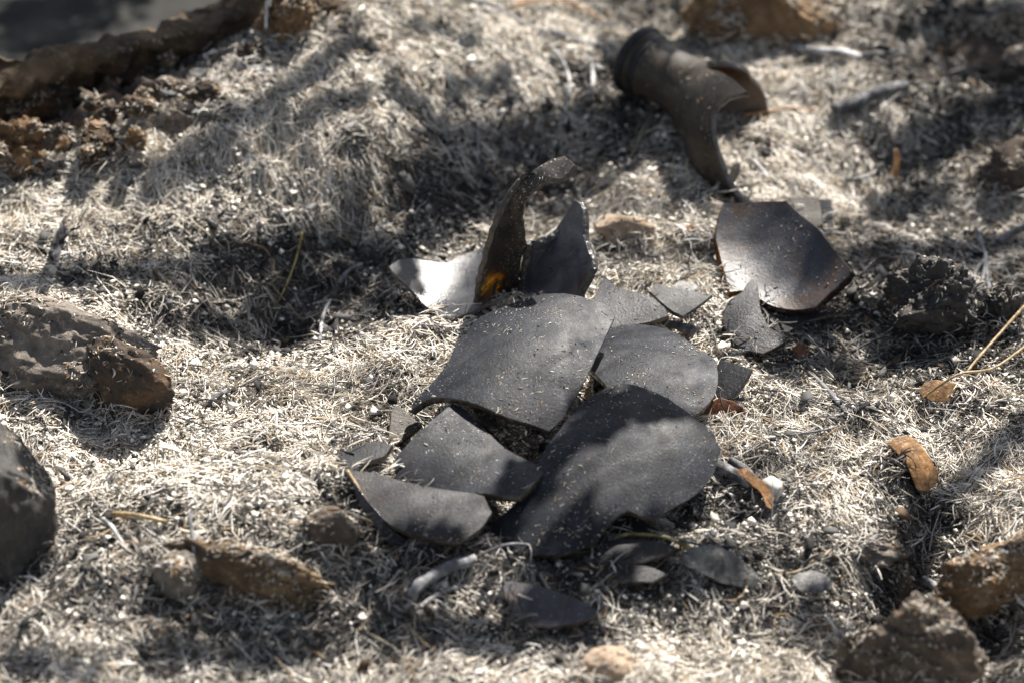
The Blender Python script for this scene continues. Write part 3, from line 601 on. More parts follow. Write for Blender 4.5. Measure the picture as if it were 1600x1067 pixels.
# ------------------------------------------------------------ rocks
def ledge():
    # long slab of rock across the top left; front face towards the hollow
    nu, nv = 150, 70; V = []; F = []
    a0 = G(-160, 330); a1 = G(620, -70); 
    p0 = atz(-230, 215, .045); p1 = atz(640, -85, .045); d = p1-p0; d[2] = 0; Ln = np.linalg.norm(d); d /= Ln; nrm = np.array([-d[1], d[0], 0])   # nrm points away (behind)
    prof = [(.030, -.06), (.024, -.035), (.022, -.012), (.012, .006), (.006, .018), (.004, .030), (.000, .039), (.001, .045), (.006, .047), (.012, .044), (.018, .034), (.023, .008), (.028, -.03), (.033, -.1), (.04, -.2)]
    pr = smoothpath([(a, b, 0) for a, b in prof], 7)[:, :2]; nv = len(pr)
    for i in range(nu):
        s = i/(nu-1)
        for j in range(nv):
            q = p0+d*Ln*s+nrm*pr[j, 0]; q = np.array([q[0], q[1], pr[j, 1]])
            k = .010*fbm(q[0]*22, q[1]*22, q[2]*30, 5, 4)+.011*fbm(q[0]*80, q[1]*80, q[2]*80, 7, 5)+.004*abs(fbm(q[0]*30, q[1]*30, q[2]*140, 8, 3))
            q = q+nrm*k*(1 if j < nv*.55 else .3)+np.array([0, 0, 1])*k*.8; V.append(q)
    for i in range(nu-1):
        for j in range(nv-1): a = i*nv+j; F.append((a, a+1, a+nv+1, a+nv))
    V = np.array(V); base = np.array([V[:, 0].mean(), V[:, 1].mean(), V[:, 2].min()])
    o = link('rock_ledge', mesh('rock_ledge', V-base, F), M['ledge'], None, base); ROCKS.append((V, np.array([(f[0], f[1], f[2]) for f in F]+[(f[0], f[2], f[3]) for f in F]), .25)); tag(o, 'long jagged brown rock ledge with a sunlit crest across the upper left corner', 'rock')
ledge()
rock('rock', 74, 545, (.048, .025, .019), -24, 11, 'grey', 'long grey brown rock at the left edge, its right end dark', rc=.35, sink=.32, rough=.2, sub=5)
rock('rock', 203, 618, (.024, .014, .019), -34, 12, 'dkbrown', 'darkened brown rock end, shade in its colour, with orange lower face, right of the long grey rock', rc=.3, sink=.25, rough=.16)  # shaded end of the long rock, its shade put into the colour
rock('boulder', -12, 850, (.024, .036, .044), 12, 13, 'dkrock', 'large smooth dark boulder cut off by the left edge', rc=.3, sink=.25, rough=.12, sub=5)
rock('rock', 5, 585, (.012, .010, .008), 0, 14, 'brown', 'small brown rock at the left edge above the dark boulder', sink=.25)
rock('rock', 392, 905, (.036, .013, .014), -12, 15, 'ochre', 'long ochre brown rock in the left foreground with a grey flat end', rc=1.6, sink=.36, rough=.2, sub=5)
rock('rock', 285, 905, (.014, .010, .013), 25, 16, 'grey', 'grey angular stone at the left end of the long ochre rock', sink=.3)
rock('rock', 520, 840, (.013, .008, .010), 10, 17, 'brown', 'small round brown rock between the ochre rock and the pile', sink=.3)
rock('boulder', 1205, 55, (.040, .020, .030), -6, 18, 'orange', 'big orange brown boulder at the top edge behind the bottle neck', sink=.25, rough=.16, sub=5)
rock('rock', 1575, 285, (.018, .014, .014), 20, 19, 'brown', 'reddish brown pitted rock at the right edge, upper part', sink=.25, rough=.28, sub=5)
rock('rock', 1560, 925, (.026, .016, .018), 18, 20, 'orange', 'orange pitted rock at the right edge, lower part', sink=.3, rough=.2, sub=5)
rock('boulder', 1420, 1068, (.026, .018, .026), -28, 21, 'brown', 'out of focus brown clod at the bottom edge, right of centre', sink=.25, rough=.26, sub=5)
rock('rock', 1265, 1000, (.012, .008, .006), 10, 22, 'orange', 'small orange stone left of the brown clod at the bottom', sink=.3)
rock('stone', 981, 382, (.0150, .0105, .0085), -18, 23, 'tan', 'flat tan stone lying on bright ash behind the pile', cat='stone', sink=.08, rough=.07, ang=8, rc=.3)
rock('stone', 1084, 378, (.0065, .0060, .0050), 30, 24, 'pink', 'crumbly orange stone between the tan stone and the large concave shard', cat='stone', sink=.1, rough=.3)
rock('stone', 408, 566, (.0065, .0040, .0030), 0, 25, 'pink', 'small pink stone at the edge of the shaded hollow on the left', cat='stone', sink=.25)
rock('stone', 962, 1062, (.0130, .010, .0075), 0, 26, 'tan', 'blurred tan stone at the bottom edge', cat='stone', rc=.3, sink=.12)
rock('rock', 1455, 512, (.024, .016, .020), 15, 27, 'dkrock', 'black wrinkled charred lump at the right', cat='charred lump', rc=.3, sink=.15, rough=.36, sub=5)
rock('rock', 1565, 500, (.0085, .008, .015), 0, 28, 'dkrock', 'upright dark lump with a brown top at the right edge', cat='charred lump', sink=.25, rough=.25)
rock('stone', 1385, 730, (.0085, .006, .006), 0, 29, 'brown', 'small brown stone beside the long folded leaf', cat='stone', sink=.25, rough=.25)
rock('stone', 1540, 628, (.011, .007, .0055), 0, 30, 'brown', 'low brown clod behind the straw stalks at the right', cat='clod', sink=.35, rough=.35)
rock('stone', 1365, 865, (.013, .009, .007), 0, 31, 'grey', 'grey crumbly ash clod above the foreground rubble', cat='clod', sink=.35, rough=.4)
rock('stone', 1400, 930, (.008, .008, .010), 0, 32, 'brown', 'dark brown clod in the shaded gully at the lower right', cat='clod', sink=.3, rough=.4)
rock('stone', 1215, 945, (.008, .006, .005), 0, 33, 'brown', 'small brown clod in front of the small smooth grey leaf', cat='clod', sink=.3, rough=.4)
rock('charcoal', 405, 698, (.0085, .006, .005), 20, 34, 'coal', 'lump of black charcoal on the ash left of the pile', cat='charcoal', sink=.3, rough=.35)
rock('charcoal', 1498, 795, (.006, .005, .0045), 0, 35, 'coal', 'small lump of black charcoal on bright ash at the right', cat='charcoal', sink=.25, rough=.35)
rock('charcoal', 240, 480, (.010, .006, .006), 0, 36, 'coal', 'black charred clod right of the long grey rock', cat='charcoal', sink=.4, rough=.4)
rock('charcoal', 1090, 235, (.006, .005, .0045), 0, 37, 'coal', 'charcoal bit behind the bottle neck tongue', cat='charcoal', sink=.3, rough=.3)
rock('charcoal', 1195, 222, (.0055, .005, .0045), 0, 38, 'coal', 'charcoal bit on ash right of the bottle neck', cat='charcoal', sink=.25, rough=.3)
rock('ash_lump', 556, 203, (.0032, .0050, .0028), 20, 39, 'white', 'white ash lump on the mound, upper of two', cat='ash lump', sink=.2)
rock('ash_lump', 632, 250, (.0035, .0028, .0024), 0, 40, 'white', 'white ash lump on the mound, lower of two', cat='ash lump', sink=.2)
rock('ash_lump', 1093, 72, (.0085, .005, .004), 15, 41, 'ashwood', 'pale grey burnt wood lump behind the bottle neck', cat='ash lump', sink=.2)
rock('ash_lump', 902, 100, (.008, .0045, .004), 0, 42, 'tan', 'pale lump between two grey twigs left of the bottle neck', cat='ash lump', sink=.25)
rock('debris_clump', 800, 700, (.017, .011, .010), -20, 43, 'brown', 'crumbly brown debris in the gap between the three front shards', cat='debris', sink=.25, rough=.7, sub=5, up=.003, rc=1.2)
rock('debris_clump', 748, 662, (.005, .004, .004), 0, 44, 'orange', 'small rusty lump in the gap under the topmost shard', cat='debris', lift=.006, sink=.2, rough=.4)
for i, (px, py, sx, sy, sz, mt, lab, up) in enumerate([(22, 250, .017, .012, .015, 'orange', 'ochre stone at the left edge below the ledge', .004), (92, 222, .007, .006, .006, 'brown', 'brown stone in the hollow beside the ochre stone', .012),
      (150, 240, .012, .007, .009, 'ledge', 'long rusty stone low in the hollow below the ledge', .006), (212, 232, .005, .005, .006, 'orange', 'small rusty stone at the right end of the hollow', .008),
      (330, 165, .013, .007, .007, 'dkbrown', 'dark clod between the ledge and the ash mound', 0.), (60, 165, .016, .008, .010, 'dkbrown', 'blackened stone tucked against the ledge at the left', .016),
      (452, 62, .013, .010, .018, 'orange', 'pale ochre block at the right end of the ledge', 0.), (500, 30, .016, .010, .008, 'ledge', 'brown clod at the top edge beyond the ash mound', 0.), (400, 100, .009, .007, .007, 'dkbrown', 'dark clod left of the pale ochre block', 0.)]):
    rock('rock', px, py, (sx, sy, sz), 40*i, 60+i, mt, lab, sink=.25, rough=.55, up=up, sub=5)
rg5 = np.random.default_rng(44)
for i in range(18):
    px = rg5.uniform(0, 310); py = 258-px*.36-rg5.uniform(0, 80); q = rg5.uniform(9, 20); an = rg5.uniform(0, 6.28); n_ = 7
    pts = [(px+q*rg5.uniform(.55, 1.2)*math.cos(an+k*6.28/n_)*1.15, py+q*rg5.uniform(.5, 1.1)*math.sin(an+k*6.28/n_)*.8) for k in range(n_)]
    S('burnt_leaf', pts, (px, py+q*.6), rg5.uniform(.012, .022), (rg5.uniform(-.7, .7), rg5.uniform(-.9, -.1), 1), rg5.uniform(0, 180), (rg5.uniform(-60, 60), rg5.uniform(-60, 60)), label='torn dull brown burnt leaf lying among the rubble under the ledge', group='torn leaves in the hollow under the ledge', mats=(M[('leafd', 'leafg', 'leafd2')[i % 3]],)*2, **{**LF, 'jag': 2.5, 'wob': .004})
for i in range(26):
    px = rg5.uniform(-10, 300); py = 262-px*.33-rg5.uniform(0, 75); z = rg5.uniform(.002, .0055)
    rock('rubble_stone', px, py, (z*rg5.uniform(1, 1.7), z, z*rg5.uniform(.6, 1.1)), rg5.uniform(0, 180), 300+i, ('dkbrown', 'dkrock', 'ledge', 'brown', 'grey')[i % 5], 'small charred rubble stone in the dark hollow under the ledge', 'rubble stone', sink=.1, rough=.5, up=rg5.uniform(.003, .014), sub=3, group='rubble stones in the hollow under the ledge')
rock('rock', 1590, 90, (.062, .035, .020), -12, 71, 'dkbrown', 'broad mound of shadowed ground, shade in its dark colour, blurred, in the top right corner', sink=.46, rough=.34)  # mound of ground, its shade put into the dark brown colour

# ------------------------------------------------------------ twigs, stalks, charred sticks
T = stick
T('twig', [(680, -8, 6), (720, 8, 4), (770, 20, 3), (800, 34, 2), (845, 60, 1), (880, 78, 1)], (1.2, .8), 'ashgrey', 'thin grey twig running down from the top edge left of centre')
T('straw_stalk', [(800, 26, 5), (850, 18, 6), (900, 24, 5), (942, 40, 2)], (.75, .5), 'strawo', 'orange straw stalk near the top edge left of the bottle neck', 'stalk')
T('burnt_stick', [(862, 62, 2), (900, 74, 2), (945, 84, 2)], (2.2, 1.4), 'ashgrey', 'grey burnt stick just left of the bottle mouth', 'stick')
T('twig', [(864, 95, 5), (880, 118, 6), (890, 148, 5), (884, 180, 3), (876, 202, 1)], (1.1, .6), 'ashwood', 'pale bent twig hanging into the shade left of the bottle neck, longer of two')
T('twig', [(918, 98, 5), (924, 120, 6), (926, 142, 3), (918, 165, 1)], (1.3, .9), 'ashwood', 'short pale bent twig next to the bottle mouth, shorter of two')
T('twig', [(743, 218, 4), (747, 240, 4), (744, 262, 1)], (.8, .5), 'ashwood', 'tiny white twig in the deep shade above the upright shard')
T('twig', [(694, 222, 4), (708, 242, 1)], (.9, .5), 'ashwood', 'tiny pale twig in the shade, left of the other tiny twig')
T('burnt_stick', [(1236, 84, 2), (1270, 92, 3), (1310, 98, 4), (1345, 100, 2)], (2.2, 2.0), 'ashwood', 'white burnt stick below the big orange boulder', 'stick')
T('burnt_stick', [(1345, 100, 2), (1370, 98, 3), (1394, 93, 3)], (2.1, 1.8), 'coal', 'short black stick continuing the white burnt stick', 'stick')
T('burnt_stick', [(1302, 190, 3), (1340, 176, 4), (1375, 160, 4), (1415, 146, 2)], (3.6, 2.4), 'char', 'grey and white charred branch piece at the upper right', 'stick')
T('burnt_stick', [(1560, 395, 4), (1580, 385, 6), (1612, 372, 6)], (2.0, 1.6), 'ashgrey', 'bluish grey charred stick at the right edge', 'stick')
T('straw_stalk', [(1160, 196, 5), (1200, 190, 5), (1245, 182, 4), (1280, 178, 1)], (.7, .4), 'strawo', 'orange stalk lying right of the bottle neck', 'stalk')
T('grass_blade', [(474, 400, 12), (466, 430, 10), (450, 462, 6), (428, 490, 2)], (.55, .35), 'strawy', 'yellow grass blade over the shaded hollow on the left', 'grass blade')
T('grass_blade', [(544, 762, 8), (560, 788, 8), (582, 822, 7), (606, 868, 1)], (.75, .45), 'straw', 'tan grass blade crossing the lower left end of the pile', 'grass blade')
T('straw_stalk', [(1600, 512, 12), (1560, 548, 9), (1520, 586, 6), (1488, 618, 3)], (.7, .6), 'straw', 'long tan straw stalk at the right, upper of two', 'stalk')
T('straw_stalk', [(1612, 556, 8), (1550, 600, 8), (1490, 624, 12), (1435, 636, 3)], (.6, .5), 'straw', 'long tan straw stalk crossing the oval leaf, lower of two', 'stalk')
T('straw_stalk', [(1210, 910, 3), (1250, 900, 3), (1290, 872, 2), (1296, 860, 1)], (.5, .35), 'straw', 'thin bent tan stalk above the small smooth grey leaf', 'stalk')
T('twig', [(1400, 352, 1), (1398, 400, 3)], (.6, .5), 'ashgrey', 'thin grey twig beside the charred lump') if False else None
T('twig', [(1522, 370, 4), (1530, 395, 5), (1538, 420, 4), (1534, 450, 3)], (1.3, 1.0), 'ashgrey', 'gnarled grey root twig between the two charred lumps at the right', branches=[[(1538, 420, 4), (1522, 440, 4), (1520, 480, 2), (1506, 510, 1)], [(1538, 425, 4), (1545, 470, 3), (1550, 505, 1)]])
T('twig', [(1262, 590, 2), (1285, 612, 3), (1305, 634, 3), (1322, 652, 2)], (.8, 1.2), 'ashgrey', 'forked grey twig on ash right of the pile', branches=[[(1322, 652, 2), (1345, 645, 2), (1368, 648, 1)], [(1322, 652, 2), (1300, 658, 2), (1270, 654, 1)]])
T('twig', [(1190, 692, 2), (1230, 690, 3), (1275, 684, 3), (1320, 668, 1)], (.5, .5), 'char', 'thin dark twig lying right of the biggest dome shard')
T('twig', [(500, 545, 3), (506, 510, 5), (516, 480, 3)], (.9, .7), 'ashwood', 'pale twig standing in the shade left of the white shining shard')
T('twig', [(530, 452, 2), (545, 438, 4), (566, 424, 3)], (1.2, .7), 'ashgrey', 'short grey twig left of the white shining shard')
T('burnt_stick', [(640, 948, 4), (668, 926, 5), (700, 908, 5), (742, 886, 3)], (2.6, 2.2), 'ashgrey', 'grey charred stick in front of the pile, thicker of two', 'stick')
T('burnt_stick', [(656, 958, 2), (680, 942, 3), (712, 926, 2)], (1.0, .8), 'ashwood', 'thin white stick beside the thick charred stick', 'stick')
T('burnt_stick', [(1108, 742, 3), (1140, 755, 4), (1176, 772, 3)], (3.0, 2.4), 'char', 'chunk of charred wood at the right foot of the pile, left of two', 'charred wood')
T('burnt_stick', [(1140, 738, 5), (1168, 758, 5), (1200, 782, 2)], (1.8, 1.8), 'char', 'split charred stick under the narrow curled leaf', 'charred wood')
T('burnt_stick', [(1112, 318, 1), (1130, 300, 3)], (.8, .6), 'ashwood', 'x', 'stick') if False else None
T('burnt_stick', [(1166, 258, 3), (1182, 268, 3), (1200, 284, 1)], (1.0, 1.2), 'ashwood', 'small white stick below the bottle neck opening', 'stick')
T('burnt_stick', [(1116, 270, 3), (1140, 272, 3)], (1.4, 1.2), 'ashwood', 'short white wood bit right of the bottle neck tongue', 'stick')
T('twig', [(418, -12, 34), (419, 20, 30), (420, 55, 24), (418, 95, 14)], (1.0, .8), 'coal', 'black upright twig in front of the ledge, left of two')
T('twig', [(429, -12, 32), (428, 25, 28), (426, 60, 22), (421, 98, 12)], (.8, .6), 'coal', 'black upright twig in front of the ledge, right of two')
T('twig', [(135, 215, 12), (150, 240, 8), (160, 262, 4), (168, 278, 1)], (1.0, .6), 'ashgrey', 'grey twig leaning in the hollow below the ledge')
T('twig', [(508, 14, 14), (511, 30, 8), (508, 48, 2)], (1.6, 1.0), 'ashwood', 'pale stub standing on the crest of the mound near the top')
T('twig', [(326, 640, 1), (345, 628, 3), (362, 618, 1)], (1.6, 1.2), 'char', 'short dark stick left of the small speckled shard')
T('twig', [(960, 855, 5), (995, 858, 7), (1040, 860, 6), (1080, 868, 3)], (.9, .7), 'strawy', 'dark yellowish stalk lying on the flat dark shard in front')
T('twig', [(164, 838, 8), (180, 848, 6), (196, 864, 2)], (1.0, .8), 'ashwood', 'pale stub of twig in the left foreground')
T('twig', [(300, 855, 16), (306, 890, 14), (314, 930, 6)], (.9, .7), 'ashgrey', 'grey twig standing in front of the ochre rock')
T('twig', [(1330, 560, 3), (1375, 545, 5), (1430, 548, 4), (1480, 535, 2)], (.55, .4), 'coal', 'thin black twig in the shade below the black wrinkled lump')
T('twig', [(1240, 520, 2), (1262, 545, 6), (1290, 575, 4), (1300, 600, 1)], (.45, .35), 'ashgrey', 'thin curved grey stem in the shade right of the narrow necked shard')
T('twig', [(1345, 440, 3), (1370, 420, 5), (1400, 415, 3)], (.7, .5), 'char', 'short dark twig right of the large concave shard')
T('twig', [(1480, 130, 4), (1520, 125, 6), (1560, 128, 4), (1600, 122, 2)], (1.2, .9), 'coal', 'black twig lying below the dark mound in the top right corner')
T('twig', [(1060, 860, 5), (1100, 872, 6), (1150, 868, 4), (1190, 880, 2)], (.6, .4), 'coal', 'thin black twig lying across the crumpled burnt leaf')
T('twig', [(750, 880, 4), (800, 872, 7), (860, 876, 6), (930, 872, 3)], (.5, .4), 'ashgrey', 'long thin grey stem along the front foot of the biggest dome shard')
T('straw_stalk', [(178, 822, 5), (215, 826, 6), (262, 830, 4)], (1.2, .9), 'straw', 'tan stalk lying in the left foreground', 'stalk')
T('twig', [(470, 860, 7), (500, 880, 6), (520, 905, 3)], (.7, .5), 'ashgrey', 'grey twig across the right end of the ochre rock')
T('twig', [(902, 830, 4), (910, 845, 5), (916, 862, 2)], (.6, .5), 'coal', 'tiny black twig on the front rim of the biggest dome shard')
T('ash_chunk', [(1440, 918, 3), (1460, 930, 3), (1472, 938, 2)], (2.0, 1.5), 'ashwood', 'white wood chip beside the orange pitted rock', 'wood chip')

# ------------------------------------------------------------ needle litter
def P0(p): return atz(p[0], p[1], 0.)[:2]
CHAR_SHADE = [((330, 430), (620, 400), .020, .75), ((380, 510), (560, 490), .022, .8), ((180, 470), (330, 510), .016, .6), ((0, 440), (330, 405), .008, .5), ((680, 300), (980, 195), .030, .85), ((700, 320), (760, 340), .02, .6),  # charred ground, plus shadow patches painted into the litter colour
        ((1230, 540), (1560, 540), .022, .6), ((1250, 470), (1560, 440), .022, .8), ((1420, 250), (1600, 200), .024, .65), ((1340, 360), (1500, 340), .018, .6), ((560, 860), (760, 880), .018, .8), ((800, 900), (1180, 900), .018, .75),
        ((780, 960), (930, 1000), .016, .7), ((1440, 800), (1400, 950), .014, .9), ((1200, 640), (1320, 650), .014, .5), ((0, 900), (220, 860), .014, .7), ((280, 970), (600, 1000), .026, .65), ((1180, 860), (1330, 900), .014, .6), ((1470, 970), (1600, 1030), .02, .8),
        ((660, 560), (600, 640), .010, .4), ((1100, 830), (1200, 760), .014, .6), ((280, 250), (520, 90), .006, .5), ((-20, 215), (330, 120), .026, 1.15), ((1460, 60), (1640, 130), .05, .9), ((1428, 752), (1410, 745), .006, 1.2), ((640, 660), (560, 740), .012, .4), ((1060, 30), (940, 30), .02, .6)]  # shade of the ledge hollow, corner and folded leaf is painted here too
CH = [(P0(a), P0(b), r, s) for a, b, r, s in CHAR_SHADE]
def char_shade_mask(x, y):
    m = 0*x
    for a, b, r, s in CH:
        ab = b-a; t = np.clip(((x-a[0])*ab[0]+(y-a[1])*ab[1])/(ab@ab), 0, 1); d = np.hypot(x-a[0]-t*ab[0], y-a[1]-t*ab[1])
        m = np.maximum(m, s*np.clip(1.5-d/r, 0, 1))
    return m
def needles(base, d, n, L, r, curv, arch, follow, rings=5, seg=3, layer=None):
    """vectorised little bent tubes; base centre (N,3), d direction, n up"""
    N = len(base); s = np.cross(n, d); s /= np.linalg.norm(s, axis=1)[:, None]+1e-12
    tt = np.linspace(-.5, .5, rings); prof = np.interp(tt, [-.5, -.38, 0, .38, .5], [.45, .9, 1, .85, .3]); Vv = np.empty((N, rings, seg, 3), np.float32)
    phase = RNG.uniform(-.3, .3, N)
    for i, t in enumerate(tt):
        c = base+d*(L*t)[:, None]+s*(curv*L*((t+phase)**2-.08))[:, None]+n*(arch*L*(.25-t*t)*2)[:, None]
        if follow: c[:, 2] = H(c[:, 0], c[:, 1])+layer+arch*L*(t+.1)*1.2
        for j in range(seg):
            a = 2*math.pi*j/seg
            Vv[:, i, j] = c+s*(math.cos(a)*r*prof[i])[:, None]+n*(math.sin(a)*r*prof[i])[:, None]
    ids = (np.arange(N)*rings*seg)[:, None]; F = []
    for i in range(rings-1):
        for j in range(seg): F.append(ids+np.array([i*seg+j, i*seg+(j+1) % seg, (i+1)*seg+(j+1) % seg, (i+1)*seg+j]))
    return Vv.reshape(-1, 3), np.stack(F, 1).reshape(-1, 4)
def palette(n, dark, rg):
    """per needle colour: white ash, beige, grey, charred and painted shade"""
    u = rg.uniform(size=n); c = np.empty((n, 3)); k = rg.uniform(.75, 1.2, n)[:, None]
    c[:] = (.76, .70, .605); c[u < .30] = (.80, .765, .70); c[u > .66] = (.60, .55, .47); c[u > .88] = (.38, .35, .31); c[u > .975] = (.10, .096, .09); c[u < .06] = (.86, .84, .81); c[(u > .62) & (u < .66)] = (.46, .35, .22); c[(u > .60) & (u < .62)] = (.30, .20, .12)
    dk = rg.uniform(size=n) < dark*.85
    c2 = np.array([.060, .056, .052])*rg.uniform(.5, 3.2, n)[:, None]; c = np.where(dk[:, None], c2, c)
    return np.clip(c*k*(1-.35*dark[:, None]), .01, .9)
def litter(N, name, lo, hi, rr, seed):
    rg = np.random.default_rng(seed)
    x = rg.uniform(-.33, .33, N); y = rg.uniform(-.26, .42, N)
    keep = (abs(x) < .235+.16*(y+.26)*.9) & ~((((x-_LA[0])*_LN[0]+(y-_LA[1])*_LN[1]) > .010) & (x < .01)); x = x[keep]; y = y[keep]; N = len(x)
    e = .002; gx_ = (H(x+e, y)-H(x-e, y))/(2*e); gy_ = (H(x, y+e)-H(x, y-e))/(2*e)
    nn = np.stack([-gx_, -gy_, np.ones(N)], 1); nn /= np.linalg.norm(nn, axis=1)[:, None]
    a = fbm(x*16, y*16, 0, 77, 3)*6+fbm(x*70, y*70, 0, 78, 2)*3.+rg.normal(0, .85, N)
    slope = np.arctan2(gy_, gx_); st = np.clip(np.hypot(gx_, gy_)*1.-.3, 0, .6); a = np.where(rg.uniform(size=N) < st, slope+rg.normal(0, .35, N), a)
    d = np.stack([np.cos(a), np.sin(a), np.cos(a)*gx_+np.sin(a)*gy_], 1); d /= np.linalg.norm(d, axis=1)[:, None]
    L = rg.uniform(lo, hi, N)*np.where(rg.uniform(size=N) < .08, 1.8, 1); r = rg.uniform(*rr, N)
    fl = fbm(x*120, y*120, 0, 55, 2); layer = rg.uniform(-.0008, .0030, N)+np.maximum(fl, -.2)*.0030
    arch = np.abs(rg.normal(0, .10, N)); arch = np.where(rg.uniform(size=N) < .06, arch+.45, arch)
    V, F = needles(np.stack([x, y, H(x, y)], 1), d, nn, L, r, rg.normal(0, .48, N), arch, True, layer=layer, rings=4)
    dark = np.clip(char_shade_mask(x, y)*(.75+fbm(x*45, y*45, 0, 92, 3)*1.2)+.5*np.clip(fbm(x*30, y*30, 0, 91, 4)*2.6-.6, 0, 1), 0, 1)
    
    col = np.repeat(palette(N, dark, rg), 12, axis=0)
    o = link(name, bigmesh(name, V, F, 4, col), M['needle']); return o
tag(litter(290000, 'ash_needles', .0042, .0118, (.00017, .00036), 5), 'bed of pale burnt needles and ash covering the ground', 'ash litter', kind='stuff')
def long_bits(N, seed):
    rg = np.random.default_rng(seed); x = rg.uniform(-.33, .33, N); y = rg.uniform(-.26, .42, N)
    k = (abs(x) < .235+.16*(y+.26)*.9) & ~((((x-_LA[0])*_LN[0]+(y-_LA[1])*_LN[1]) > .010) & (x < .01)); x = x[k]; y = y[k]; N = len(x)
    a = rg.uniform(0, 2*math.pi, N); d = np.stack([np.cos(a), np.sin(a), 0*a], 1); n = np.tile([0, 0, 1.], (N, 1)); thick = rg.uniform(size=N) < .05
    L = rg.uniform(.010, .024, N)*np.where(thick, .6, 1); r = np.where(thick, rg.uniform(.0006, .0012, N), rg.uniform(.00022, .0004, N))
    V, F = needles(np.stack([x, y, H(x, y)], 1), d, n, L, r, rg.normal(0, .7, N), np.abs(rg.normal(0, .10, N)), True, layer=rg.uniform(.0022, .0045, N))
    u = rg.uniform(size=N)[:, None]; c = np.where(u < .45, [[.07, .068, .068]], np.where(u < .75, [[.20, .19, .18]], np.where(u < .93, [[.48, .42, .33]], [[.36, .26, .15]])))*rg.uniform(.6, 1.2, N)[:, None]
    return link('twig_litter', bigmesh('twig_litter', V, F, 4, np.repeat(c, 15, 0)), M['needle'])
tag(long_bits(4200, 61), 'long thin charred stems and wood bits strewn over the needles', 'ash litter', kind='stuff')
# powdery flakes between the needles
def flakes(N, seed):
    rg = np.random.default_rng(seed); x = rg.uniform(-.33, .33, N); y = rg.uniform(-.26, .42, N); cl = fbm(x*26, y*26, 0, 33, 3) > rg.uniform(-.35, .5, N); cl &= ~((((x-_LA[0])*_LN[0]+(y-_LA[1])*_LN[1]) > .008) & (x < .01)); x = x[cl]; y = y[cl]; N = len(x)
    c = np.stack([x, y, H(x, y)+rg.uniform(.0005, .0045, N)], 1); s = np.exp(rg.normal(-7.35, .5, N)); n = 6
    D = rg.normal(size=(N, 6, 3)); base = np.array([(1, 0, 0), (-1, 0, 0), (0, 1, 0), (0, -1, 0), (0, 0, 1), (0, 0, -1)], float)[None]*np.array([1, 1, .45])
    V = c[:, None]+(base+D*.28)*s[:, None, None]
    T8 = np.array([(0, 2, 4), (2, 1, 4), (1, 3, 4), (3, 0, 4), (2, 0, 5), (1, 2, 5), (3, 1, 5), (0, 3, 5)])
    F = (np.arange(N)*6)[:, None, None]+T8[None]
    dark = char_shade_mask(x, y); col = np.where((rg.uniform(size=N) < .12+dark*.7)[:, None], np.array([.05, .05, .05]), np.array([.74, .70, .63]))*rg.uniform(.7, 1.2, N)[:, None]
    me = bigmesh('ash_flakes', V.reshape(-1, 3), F.reshape(-1, 3), 3, np.repeat(np.clip(col, 0, .85), 6, 0)); o = link('ash_flakes', me, M['needle'], smooth=False); return o
def char_flakes(N, seed):
    rg = np.random.default_rng(seed); x = rg.uniform(-.33, .33, N*6); y = rg.uniform(-.26, .42, N*6); k = (rg.uniform(size=N*6) < char_shade_mask(x, y)*.9+.03) & ~((((x-_LA[0])*_LN[0]+(y-_LA[1])*_LN[1]) > .008) & (x < .01)); x = x[k][:N]; y = y[k][:N]; N = len(x)
    c = np.stack([x, y, H(x, y)+rg.uniform(.002, .006, N)], 1); s = np.minimum(np.exp(rg.normal(-6.5, .5, N)), .0040)[:, None]
    nn = rg.normal(size=(N, 3))*.45+[0, 0, 1]; nn /= np.linalg.norm(nn, axis=1)[:, None]; d = rg.normal(size=(N, 3)); d -= nn*(d*nn).sum(1)[:, None]; d /= np.linalg.norm(d, axis=1)[:, None]; e = np.cross(nn, d); V = []; Q = rg.uniform(.30, 1.45, (6, N, 1)); W = rg.uniform(-.22, .22, (6, N, 1))
    for top in (1, -1):
        for k in range(6): a = math.pi*k/3; V.append(c+d*s*math.cos(a)*Q[k]*1.3+e*s*math.sin(a)*Q[k]*.7+nn*s*(.06*top+W[k]))
    V = np.stack(V, 1); T = [(0, 1, 2), (0, 2, 3), (0, 3, 4), (0, 4, 5), (6, 8, 7), (6, 9, 8), (6, 10, 9), (6, 11, 10)]+[t_ for k in range(6) for t_ in ((k, k+6, (k+1) % 6), ((k+1) % 6, k+6, (k+1) % 6+6))]
    F = (np.arange(N)*12)[:, None, None]+np.array(T)[None]; g = rg.uniform(size=N)[:, None]
    col = np.where(g < .6, [[.022, .022, .023]], np.where(g < .93, [[.10, .098, .095]], [[.12, .08, .05]]))*rg.uniform(.6, 1.4, N)[:, None]
    return link('char_flakes', bigmesh('char_flakes', V.reshape(-1, 3), F.reshape(-1, 3), 3, np.repeat(col, 12, 0)), M['needle'], smooth=False)
tag(char_flakes(2600, 9), 'black and grey charred flakes and crumbs gathered in the darker patches', 'charred litter', kind='stuff')
tag(flakes(130000, 8), 'pale ash flakes and black crumbs scattered among the needles', 'ash litter', kind='stuff')
